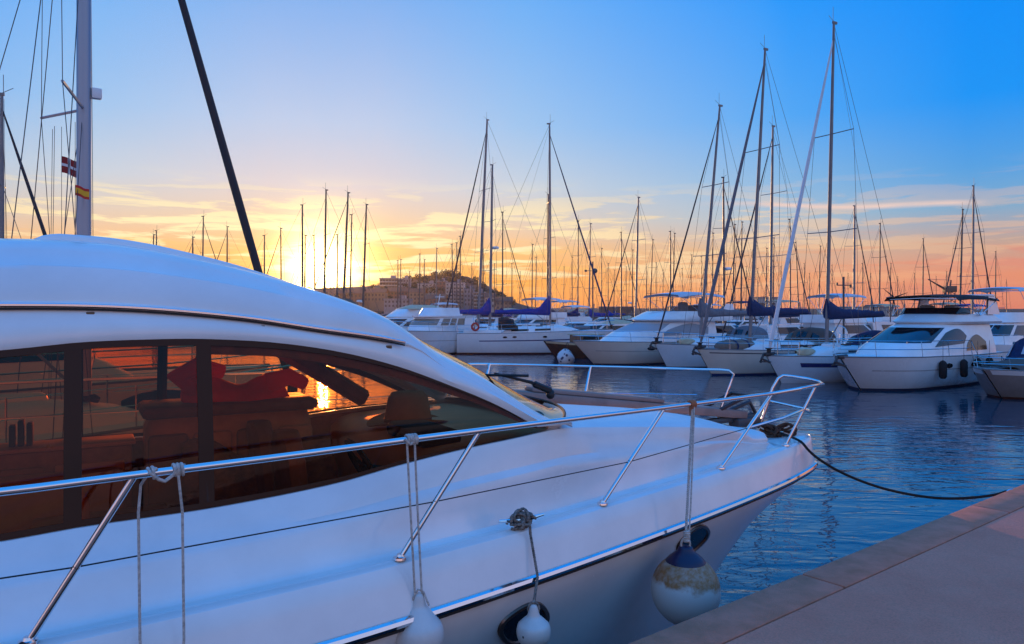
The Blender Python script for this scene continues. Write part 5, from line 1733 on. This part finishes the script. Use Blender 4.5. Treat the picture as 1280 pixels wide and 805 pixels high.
wf = thing('white_fender', 'short white fender at the stern quarter of the pale awning cruiser', 'fender', at(811, 436, 44.0))
MB().lathe([(.001, -.3), (.10, -.28), (.15, -.2), (.15, .2), (.1, .28), (.03, .32), (.001, .32)], 12).build('body', FENW, wf)
MB().tube([(0, 0, .3), (.02, .1, .8)], .01, 4).build('rope', WIRE, wf)
# --- older flybridge cruiser at left
hd1 = Vector((-.5, -.87, 0)).normalized(); L = 9.2
p1_ = Vector(((541 - 640) / F * 53, 53, 0))
t1 = thing('motor_yacht', 'old white flybridge cruiser with square saloon windows beside the blue covered sailboat', 'yacht', p1_, ang_of(hd1))
half, sheer, pt = hull_motor(t1, L, 3.5, 1.75, 1.55, HULLW, ANTIR)
sp = Sup([(-3.4, 2.1, 1.45, 1.5), (-3.4, 1.9, 1.42, 2.0), (-3.4, 1.2, 1.36, 2.6), (-3.6, 1.5, 1.42, 2.66), (-3.6, 1.5, 1.42, 2.74)], .4)
sp.shell(t1, 'cabin', GEL)
sp.band(t1, -.8, .8, 2.08, 2.52, mat('beige_blind_window', (.25, .20, .15), .25), 'windscreen', 18)
for sgn in (-1, 1):
    for a0_, a1_ in ((.95, 1.22), (1.26, 1.40), (1.43, 1.53)):
        sp.band(t1, sgn * a0_, sgn * a1_, 2.06, 2.54, mat('beige_blind_window', (.25, .20, .15), .25), 'saloon_window', 6, .014)
fl = Sup([(-1.8, .9, 1.15, 2.74), (-1.8, .4, 1.05, 3.3)], .5)
fl.shell(t1, 'flybridge', GEL)
bow_rail(t1, L, pt, .45, .985, .65)
m = MB().tube([(-.6, 0, 3.3), (-.9, 0, 4.3)], .03, 5).tube([(-.85, -.4, 4.1), (-.85, .4, 4.1)], .02, 4)
m.build('signal_mast', GEL, t1)
# --- sports cruiser left of it, seen over the yacht's roof
hd0 = Vector((-.75, -.66, 0)).normalized(); L = 10.5
p0_ = Vector(((497 - 640) / F * 60, 60, 0))
t0_ = thing('motor_yacht', 'white sports cruiser with dark wrap window and cream flybridge cover at left', 'yacht', p0_, ang_of(hd0))
half, sheer, pt = hull_motor(t0_, L, 3.6, 1.6, 1.4, HULLW, ANTIF)
sp = Sup([(-3.8, 3.0, 1.55, 1.4), (-3.8, 2.4, 1.5, 1.8), (-3.8, .8, 1.38, 2.55), (-3.9, .9, 1.42, 2.62), (-4.2, -.2, 1.4, 3.25)], .6)
sp.shell(t0_, 'cabin', GEL)
sp.band(t0_, -.9, .9, 1.86, 2.45, mat('brown_window_glass', (.05, .022, .015), .1), 'windscreen', 20)
for sgn in (-1, 1):
    sp.band(t0_, sgn * 1.0, sgn * 1.5, 1.86, 2.45, mat('brown_window_glass', (.05, .022, .015), .1), 'side_window', 14, .014, lambda k: (1.85, 1.87 + .6 * math.sin(math.pi * (.15 + .7 * k)) ** .7))
m = MB()
rows = [[Vector((x, 1.35 * a, 3.22 + hh * (1 - a * a) ** .5)) for a in arc(-1, 1, 11)] for x, hh in ((-4.2, .05), (-3.4, .35), (-1.4, .38), (-.4, .06))]
m.grid(rows).build('flybridge_cover', CREAMC, t0_)
bow_rail(t0_, L, pt, .45, .985, .6)
# --- white motor yacht beyond the sailing boat, seen only through the cabin glass
pC = Vector((-10.4, 13.6, 0)); L = 12.0
tC = thing('motor_yacht', 'white motor yacht seen only through the amber windows of the big yacht', 'yacht', pC, ang_of(hdA))
half, sheer, pt = hull_motor(tC, L, 3.8, 1.75, 1.55)
sp = Sup([(-4.6, 3.4, 1.6, 1.5), (-4.6, 2.6, 1.55, 2.0), (-4.6, .9, 1.42, 2.75), (-4.6, .6, 1.42, 2.85)], .6)
sp.shell(tC, 'cabin', GEL)
sp.band(tC, -.9, .9, 2.1, 2.65, DGLASS, 'windscreen', 20)
for sgn in (-1, 1):
    sp.band(tC, sgn * 1.0, sgn * 1.5, 2.1, 2.65, DGLASS, 'side_window', 12)
bow_rail(tC, L, pt, .25, .985, .62)
# --- boat at the right frame edge with the navy canopy
hd9 = Vector((-.86, -.5, 0)).normalized(); L = 8.2
p9_ = on_bow(1229, 25.0, L, hd9)
t9 = thing('motorboat', 'motorboat cut by the right frame edge with navy canopy and brown foredeck cover', 'motorboat', p9_, ang_of(hd9))
half, sheer, pt = add_hull(t9, L, 3.0, 1.05, .85, 1.2, mat('taupe_hull_paint', (.30, .26, .24), .35, var=.15), ANTIR, (GELM, .02, .985, .84, 1.0), 1.3, .9)
rows = [[Vector((x, half(a_) * .84 * q_, sheer(a_) + .04 + hh * (1 - q_ ** 4))) for q_ in arc(-1, 1, 9)] for x, a_, hh in ((-1.0, .38, .42), (.6, .57, .38), (2.0, .74, .24), (3.1, .88, .10))]
MB().grid(rows).build('foredeck_cover', mat('brown_canvas', (.10, .06, .045), .9), t9)
rows = [[Vector((x, 1.28 * math.copysign(abs(math.cos(a)) ** .5, math.cos(a)), .95 + hh * math.sin(a) ** .6)) for a in arc(.001, math.pi - .001, 13)] for x, hh in ((.35, .30), (-.25, 1.12), (-1.6, 1.38), (-2.9, 1.3))]
cn_ = MB().grid(rows).build('canopy', NAVY, t9)
clear = mat('clear_plastic_window', (.42, .45, .50), .15)
for i0, i1 in ((1, 3), (5, 7), (9, 11)):
    MB().grid([[lerp(rows[0][i], rows[1][i], k) + Vector((.03, 0, .03)) for i in range(i0, i1 + 1)] for k in (.2, .5, .9)]).build('window', clear, cn_)
for sd in (1, -1):
    MB().grid([[Vector((x, sd * (1.30), z)) for z in (1.25, 1.85)] for x in (-.5, -1.5)]).build('window', clear, cn_)
bow_rail(t9, L, pt, .5, .985, .42)
# --- dark wooden boat and white bundle between the broadside sailboat and the cruiser
hdD = Vector((-.9, -.43, 0)).normalized(); L = 5.2
tD = thing('wooden_boat', 'dark brown wooden boat with cream gunwale between blue covered sailboat and cruiser', 'boat', on_bow(679, 47.5, L, hdD), ang_of(hdD))
half, sheer, pt = add_hull(tD, L, 2.4, 1.15, .85, .9, HULLR, None, (CREAMC, 0, .99, .88, 1.0), 1.2, .8, TEAK)
MB().box((-.6, 0, 1.15), (1.8, 1.3, .7), 0, .08).build('wheelhouse', TEAK, tD)
MB().box((-.6, 0, 1.52), (2.0, 1.5, .06), 0, .02).build('wheelhouse_roof', CREAMC, tD)
for sd in (1, -1):
    MB().box((-.6, sd * .655, 1.28), (1.2, .02, .26)).build('window', DGLASS, tD)
m = MB()
rq = random.Random(2)
rows = []
for i in range(11):
    z = i / 10
    rd = .50 * math.sin(math.pi * (.16 + .84 * min(.97, z))) ** .55
    rows.append([Vector((rd * (1 + .10 * math.sin(3 * a + i * .7)) * math.cos(a), rd * (1 + .08 * math.sin(4 * a + i)) * math.sin(a), z * 0.95)) for a in arc(0, 2 * math.pi, 21)[:-1]])
m.grid(rows, closed=True).face(rows[-1])
bu = thing('mooring_buoy', 'lumpy white buoy with dark blotches floating by the bow of the awning cruiser', 'buoy', at(707, 390, 43.5) - Vector((0, 0, HC + .12)))
sm = mat('blotched_white_plastic', (.60, .60, .60), .6, var=.0)
bmt = NT(sm.node_tree)
bb = sm.node_tree.nodes['Principled BSDF']
bv = bmt.n('ShaderNodeTexVoronoi'); bv.inputs['Scale'].default_value = 4.2
bmt.link(bmt.n('ShaderNodeTexCoord').outputs['Object'], bv.inputs['Vector'])
bmt.link(bmt.mix(bmt.rng(bv.outputs['Distance'], .26, .36, 1, 0), (.6, .6, .6, 1), (.02, .03, .08, 1)), bb.inputs['Base Color'])
m.build('float', sm, bu)
MB().tube([(0, 0, 1.1), (.1, 0, 1.35), (.2, 0, 1.1)], .03, 5).build('handle', BLACK, bu)

# ------------------------------------------------------------------ far rows
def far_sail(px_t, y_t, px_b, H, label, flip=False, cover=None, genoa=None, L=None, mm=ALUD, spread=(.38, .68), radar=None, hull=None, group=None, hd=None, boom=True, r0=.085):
    Y = F * (H - HC) / (390 - y_t)
    d = Vector(hd) if hd else (HDG.normalized() if not flip else -HDG.normalized())
    L = L or H * .74
    mp = Vector(((px_b - 640) / F * Y, Y, 0))
    lean = (px_t - px_b) / F * Y
    rake = max(-.02, min(.12, (-lean * d.x / max(.3, abs(d.x)) ** 2) / H if abs(d.x) > .2 else .02))
    rn_ = random.Random(int(px_t * 7 + y_t))
    fb = (.105 * L + .15, .09 * L + .1)
    mx = L * .10
    t = thing('sailboat', label, 'sailboat', mp - d * mx, ang_of(d), group)
    half, sheer, pt = add_hull(t, L, L * .31, fb[0], fb[1], .8, hull or rn_.choice([HULLW, HULLW, HULLC, HULLW, HULLN]), None, None, 1.0, .75, None, True)
    coach(t, L, half, sheer, .28, .78, .42, .60, GELM, True, True)
    Yw = .010 if Y < 60 else .012
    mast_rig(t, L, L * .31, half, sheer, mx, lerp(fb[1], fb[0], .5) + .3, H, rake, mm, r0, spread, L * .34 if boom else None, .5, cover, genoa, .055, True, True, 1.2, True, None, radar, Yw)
    return t
B_ = BLUEC; N_ = NAVY; G_ = GREYC; C_ = CREAMC; BS = mat('black_furled_sail', (.03, .03, .04), .8); WS = WHITEC
far_sail(192, 294, 191, 12.0, 'bare mast of the far pair nearest the left mast, the shorter of the two')
far_sail(195.5, 289, 195, 13.0, 'taller bare mast of the far pair nearest the left mast', True)
far_sail(241, 297, 240, 11.0, 'short far mast just left of the mast with a radar, over the yacht roof', genoa=BS)
far_sail(254, 271, 252, 13.5, 'far mast carrying a radar above the yacht roof left of the dark forestay', True, radar=.55, genoa=BS)
far_sail(284, 284, 284, 13.0, 'lone thin far mast midway between the radar mast and the dark forestay', genoa=BS)
far_sail(330.5, 295, 330, 11.5, 'far mast rising right beside the foot of the dark near forestay', True)
far_sail(351, 286, 352, 12.5, 'thin far mast first to the right of the dark near forestay', genoa=BS)
far_sail(378, 257, 378, 13.5, 'leftmost of the tall masts standing in the sun glow', True, r0=.11)
far_sail(381.5, 295, 381, 11.0, 'short mast close right of the leftmost glow mast')
far_sail(392.5, 295, 394, 11.5, 'short mast just left of the sun disc', True)
far_sail(407.5, 238, 405, 14.5, 'tallest mast standing straight over the sun disc', r0=.11)
far_sail(422, 294, 420.5, 11.0, 'short mast just right of the sun disc', True)
far_sail(435, 241, 428, 14.5, 'tall mast leaning right just right of the sun', genoa=BS, r0=.12)
far_sail(440, 269, 437, 13.0, 'middle height mast between the leaning mast and the last glow mast', True)
far_sail(458, 256, 453, 14.0, 'rightmost tall mast of the sun glow group', r0=.12, radar=.22)
GL = 'short bare masts before the town hill'
for a in ((497.5, 326, 497, 11), (501, 325, 501, 11.3), (525, 318, 524, 11.5), (530.5, 325, 530, 11), (565, 306, 566, 12), (571, 304, 571, 12.4), (604, 312, 604, 11.5)):
    far_sail(*a, 'short bare far mast standing before the town hill', rnd.random() < .5, group=GL, cover=rnd.choice([None, N_, G_]))
far_sail(546, 311, 545, 12, 'thin mast before the town hill with pale hull at its foot', mm=ALU)
far_sail(575.5, 296, 575, 12.6, 'tallest thin mast before the town hill, right over the apartment tower', True)
far_sail(628.5, 266, 628, 13.2, 'slim mast with a right hand forestay right of the double radar mast', True, genoa=BS, cover=N_)
far_sail(665.5, 306, 665, 12, 'thin mast left of the blue covered broadside sailboat mast', cover=B_)
far_sail(671, 322, 669, 11.3, 'short thin mast touching the left of the broadside sailboat mast', True)
far_sail(685.5, 244, 684.5, 14, 'mast almost hidden behind the broadside sailboat mast', r0=.12, cover=N_)
far_sail(723, 277, 722, 12.8, 'mast right of the broadside sailboat mast, crossed by its forestay', True, cover=B_)
far_sail(738.5, 280, 736, 12.8, 'mast with blue boom cover in the pair right of the broadside sailboat', cover=B_, mm=ALU)
far_sail(752, 311, 752, 12, 'thin far mast in the gap before the awning cruiser')
far_sail(776.5, 291, 776.5, 12.5, 'dark upright mast at left of the leaning mast over the awning cruiser bow', True, genoa=BS, r0=.10)
far_sail(791, 313, 790, 11.5, 'short mast between two taller ones over the awning cruiser bow', radar=.3)
far_sail(799, 247, 794, 13.5, 'tall mast leaning right above the bow of the awning cruiser', genoa=BS, r0=.11, mm=ALU)
far_sail(817, 300, 812, 12, 'right leaning thin mast over the left end of the pale awning')
far_sail(808.5, 334, 808, 11, 'short thin mast behind the left end of the pale awning', True)
far_sail(820, 329, 820, 11, 'short thin mast behind the middle of the pale awning')
far_sail(838, 290, 838, 12.3, 'left mast of the close pair over the pale awning', True, r0=.10)
far_sail(844, 292, 840, 12.5, 'right mast of the close pair over the pale awning', cover=G_)
far_sail(864.5, 319, 863, 11.5, 'thin mast at the right end of the pale awning')
far_sail(877, 321, 877, 11.5, 'short mast hidden behind the raked mast sailboat', True)
far_sail(891.5, 292, 890, 12, 'thin mast just right of the steeply raked mast', cover=C_)
far_sail(904, 223, 905, 13.4, 'dark tall mast with radar between the two large forestays', True, genoa=BS, radar=.42, r0=.10, cover=G_)
far_sail(919.5, 281, 915, 12.4, 'right leaning mast behind the grey furled headsail')
far_sail(920.5, 330, 918, 11, 'short mast behind the lower part of the grey furled headsail', True)
far_sail(928, 278, 926, 12.6, 'dark mast left of the navy covered tall mast', genoa=BS)
far_sail(947.5, 336, 947, 10.8, 'short mast just right of the cream sailboat tall mast', True)
far_sail(967.5, 158, 962.5, 15.2, 'tall grey mast between the cream sailboat mast and white furled headsail', genoa=BS, r0=.10, cover=N_, mm=ALU)
far_sail(959, 311, 957, 11.5, 'thin mast just left of the tall grey mast')
far_sail(970, 298, 966, 12, 'thin mast just right of the tall grey mast', True)
far_sail(987, 275, 988, 12.6, 'mast crossed by the white furled headsail', True, genoa=BS, cover=B_)
far_sail(993, 304, 999, 11.8, 'left leaning thin mast right of the white furled headsail', True)
far_sail(1026.5, 308, 1023, 11.6, 'thin mast just left of the tallest mast', cover=C_)
far_sail(1069, 258, 1067, 13.0, 'grey mast right of the tallest mast, thick in its lower half', True, genoa=BS, r0=.12, mm=ALU)
far_sail(1101, 280, 1099, 12.4, 'slender mast right of the wind generator', True, genoa=BS)
far_sail(1114.5, 330, 1112, 11, 'short mast beside the slender mast and wind generator')
far_sail(1130, 352, 1130, 9.5, 'very short mast over the left end of the black awning', True)
far_sail(1155.5, 299, 1153, 12, 'thin mast rising over the middle of the black awning', True, genoa=BS)
far_sail(1206.5, 262, 1199, 12.8, 'right leaning mast over the right half of the black awning', genoa=BS, r0=.10)
far_sail(1222, 233, 1215, 13.8, 'tallest mast over the right end of the black awning', True, genoa=BS, r0=.11, mm=ALU)
far_sail(1217, 314, 1213, 11.2, 'short mast hidden beside the tallest mast at the black awning end')
far_sail(1245.5, 315, 1244, 11.5, 'lone mast near the right frame edge', True)
GM = 'thin far masts crowding behind the second row'
for px, yt in ((706, 334), (715, 322), (760, 330), (768, 338), (783, 334), (829, 338), (853, 336), (884, 330), (899, 338), (934, 334), (941, 322), (976, 334), (1006, 330), (1012, 342), (1040, 332), (1060, 342), (1078, 330), (1088, 342), (1122, 346), (1144, 342), (1170, 346), (1184, 340), (1234, 346), (1258, 350), (640, 330), (651, 340), (590, 330), (618, 330), (512, 340)):
    far_sail(px, yt, px - rnd.uniform(-1, 2), rnd.uniform(10.2, 12), 'thin bare mast in the crowd of far masts over the low shore', rnd.random() < .5, group=GM, cover=rnd.choice([None, None, N_, B_, G_]), hull=rnd.choice([HULLW, HULLC]))
# smaller motor boats filling the rows
def far_motor(px, Y, L, label, kind=0, flip=False, group=None, canvas=NAVY, hull=HULLW, hd=None):
    d = Vector(hd).normalized() if hd else (HDG.normalized() if not flip else -HDG.normalized())
    t = thing('motorboat', label, 'motorboat', Vector(((px - 640) / F * Y, Y, 0)), ang_of(d), group)
    half, sheer, pt = add_hull(t, L, L * .34, .14 * L + .05, .12 * L, 1.0, hull, ANTIF if kind != 2 else ANTIR, None, 1.25, .9, None, True)
    s = L / 9.0
    zb = .12 * L
    sp = Sup([(-3.2 * s, 2.6 * s, 1.25 * s, zb - .05), (-3.2 * s, 2.0 * s, 1.22 * s, zb + .45 * s), (-3.2 * s, .7 * s, 1.1 * s, zb + 1.05 * s), (-3.2 * s, .6 * s, 1.1 * s, zb + 1.12 * s)], .6)
    sp.shell(t, 'cabin', GEL, 15)
    sp.band(t, -.9, .9, zb + .5 * s, zb + 1.0 * s, DGLASS, 'windscreen', 10)
    for sgn in (-1, 1):
        sp.band(t, sgn * 1.0, sgn * 1.5, zb + .5 * s, zb + .98 * s, DGLASS, 'side_window', 8)
    if kind == 1:
        fl = Sup([(-3.4 * s, .7 * s, 1.2 * s, zb + 1.12 * s), (-3.4 * s, .2 * s, 1.15 * s, zb + 1.6 * s)], .6)
        fl.shell(t, 'flybridge', GEL, 13)
        bimini(t, -2.8 * s, -.3 * s, 1.15 * s, zb + 2.7 * s, canvas, .1, True, 0, 1.0 * s)
    elif kind == 0:
        rows = [[Vector((x * s, 1.15 * s * math.cos(a), zb + .2 + hh * s * math.sin(a) ** .6)) for a in arc(.001, math.pi - .001, 9)] for x, hh in ((-1.0, .9), (-1.8, 1.35), (-3.6, 1.15))]
        MB().grid(rows).build('cockpit_cover', canvas, t)
    elif kind == 2:
        MB().tube([(-1.5 * s, 0, zb + 1.1 * s), (-1.7 * s, 0, zb + 2.6 * s)], .04, 5).tube([(-1.65 * s, -.5, zb + 2.2 * s), (-1.65 * s, .5, zb + 2.2 * s)], .025, 4).build('signal_mast', ALU, t)
    bow_rail(t, L, pt, .5, .985, .5, True)
    return t
far_motor(742, 57, 8.5, 'motorboat with a tan canopy left of the awning cruiser', 0, canvas=CREAMC)
far_motor(722, 61, 9, 'white motorboat with dark windows behind the tan canopied one', 2)
far_motor(763, 64, 8, 'motorboat with a black arched cockpit cover left of the awning cruiser', 0, canvas=BLACKC)
far_motor(702, 72, 9, 'white motorboat under the slanting forestay of the broadside sailboat', 2, True)
far_motor(657, 69, 10, 'white flybridge boat seen behind the blue boom cover', 1, canvas=WHITEC)
far_motor(634, 66, 8, 'white motorboat seen under the blue boom cover', 2)
far_motor(1066, 48, 9.5, 'flybridge boat with a thin pale awning right of the tallest mast', 1, True, canvas=PALEC)
far_motor(905, 52, 9, 'motorboat with grey cover between the cream and the pale sailboats', 0, True, canvas=GREYC)
far_motor(985, 47, 9, 'white motorboat behind the navy boom cover', 2, True)
far_motor(1020, 52, 9, 'white cabin motorboat behind the tallest mast', 2, True)
far_motor(1110, 50, 9.5, 'cabin motorboat left of the black awning', 2, True)
far_motor(1238, 40, 10, 'white flybridge boat right behind the black awning yacht', 1, canvas=PALEC, hd=(-.8, -.6, 0))
far_motor(1262, 52, 9, 'white motorboat behind the navy canopy boat', 2, True)
far_motor(1275, 66, 9, 'small motorboat with red signal frame at the right frame edge', 2)
GF = 'small white motorboats in the far rows'
for i, (px, Y) in enumerate(((585, 78), (603, 84), (617, 92), (648, 88), (668, 94), (688, 82), (712, 90), (733, 80), (756, 92), (777, 84), (800, 94), (825, 82), (850, 92), (872, 78), (895, 90), (918, 76), (940, 88), (965, 74), (990, 86), (1015, 76), (1040, 72), (1064, 84), (1090, 70), (1118, 80), (1145, 68), (1172, 78), (1200, 66), (1226, 76), (1250, 84), (560, 86), (540, 92))):
    far_motor(px, Y, rnd.uniform(7.5, 10), 'small white motorboat in the far rows under the crowd of masts', rnd.choice([0, 1, 2, 2]), rnd.random() < .5, GF, rnd.choice([NAVY, BLUEC, PALEC, CREAMC, WHITEC]))
# wind generator, signal poles, crane
wg = thing('wind_generator', 'three bladed wind generator on a pole left of the black awning', 'wind generator', at(1113, 395, 52))
MB().tube([(0, 0, -2.4), (0, 0, 1.25)], .04, 6).build('pole', ALUD, wg)
MB().tube([(-.25, .1, 1.3), (.1, -.05, 1.3), (.2, -.1, 1.3)], [.03, .09, .06], 8).build('hub', ALUD, wg)
for a in (.35, 2.45, 4.55):
    m = MB()
    m.grid([[Vector((.2 + .0 * k, -.12, 1.3)) + Vector((math.cos(a) * k + w_ * math.sin(a), .03 * w_ * 3, math.sin(a) * k - w_ * math.cos(a))) for w_ in (-.055 * (1.2 - k), .055 * (1.2 - k))] for k in arc(.05, 1.0, 6)])
    m.build('blade', BLACK, wg, smooth=False)
def sigpole(px, yt, yb, Y, label, arm):
    p = at(px, yb, Y); p.z = 0
    t = thing('signal_pole', label, 'pole', p)
    z = at(px, yt, Y).z
    MB().tube([(0, 0, -.5), (0, 0, z)], .065, 6).build('pole', ALUD, t)
    m = MB()
    if arm:
        m.tube([(-.42, 0, z - .5), (.42, 0, z - .5)], .035, 5).box((-.4, 0, z - .42), (.10, .1, .16)).box((.4, 0, z - .55), (.12, .1, .2))
        m.build('crossarm', ALUD, t)
    else:
        m.ball((0.2, 0, z - .9), .26, 6).tube([(-.7, 0, z - .9), (.2, 0, z - .9)], .03, 4).box((-.7, 0, z - .9), (.25, .06, .2))
        m.build('wind_vane', ALUD, t)
sigpole(1054.5, 346, 400, 44, 'dark pole with short crossarm and lamps right of the tallest mast', True)
sigpole(741, 327, 390, 72, 'dark pole with a ball and wind vane left of the awning cruiser', False)
CR = mat('crane_paint', (.16, .09, .06), .6)
cr = thing('harbour_crane', 'distant harbour crane, its jib slanting up to the left above the black awning', 'crane', at(1187, 388, 195))
zt = 46 / F * 195
m = MB()
for sx in (-.9, .9):
    for sy in (-.9, .9):
        m.tube([(sx, sy, -1), (sx, sy, zt * .55)], .12, 4)
for k in range(5):
    z0 = zt * .55 * k / 5
    m.tube([(-.9, -.9, z0), (.9, -.9, z0 + zt * .11)], .09, 4).tube([(.9, -.9, z0), (-.9, -.9, z0 + zt * .11)], .09, 4)
m.box((0, 0, zt * .58), (2.6, 2.4, 1.6), 0, .1).tube([(0, 0, zt * .5), (.4, 0, zt * .82)], .2, 4)
m.build('tower', CR, cr)
m = MB()
j0, j1 = Vector((0, 0, zt * .5)), Vector(((1160 - 1187) / F * 195, 0, (388 - 349) / F * 195))
for o_ in ((0, -.3, .25), (0, .3, .25), (0, 0, -.25)):
    m.tube([j0 + Vector(o_), j1], .12, 4)
m.tube([Vector((.4, 0, zt * .82)), j1], .06, 3)
m.build('jib', CR, cr)
# ------------------------------------------------------------------ pontoon behind the near row
PD = mat('pontoon_planks', (.20, .15, .11), .8, var=.3, vscale=6)
pa_, pb_ = Vector((26.5, 29.6, 0)), Vector((2.5, 69.5, 0))
pd = (pb_ - pa_)
po = thing('pontoon', 'long low floating pontoon running behind the sterns of the near row of boats', 'pontoon', (pa_ + pb_) / 2, ang_of(pd))
MB().box((0, 0, .48), (pd.length, 2.0, .16), 0, .02).build('deck', PD, po)
MB().box((0, 0, .2), (pd.length, 1.7, .4), 0, .02).build('float', QW, po)
for i in range(6):
    x = -pd.length / 2 + (i + .5) * pd.length / 6
    MB().tube([(x, 1.15, -3), (x, 1.15, 2.0)], .16, 10).build('pile', ALUD, po)
for i in range(8):
    x = -pd.length / 2 + (i + .5) * pd.length / 8
    MB().box((x, -.7, .95), (.22, .22, .8), 0, .03).box((x, -.7, 1.38), (.28, .28, .1), 0, .02).build('service_pedestal', GELM, po)
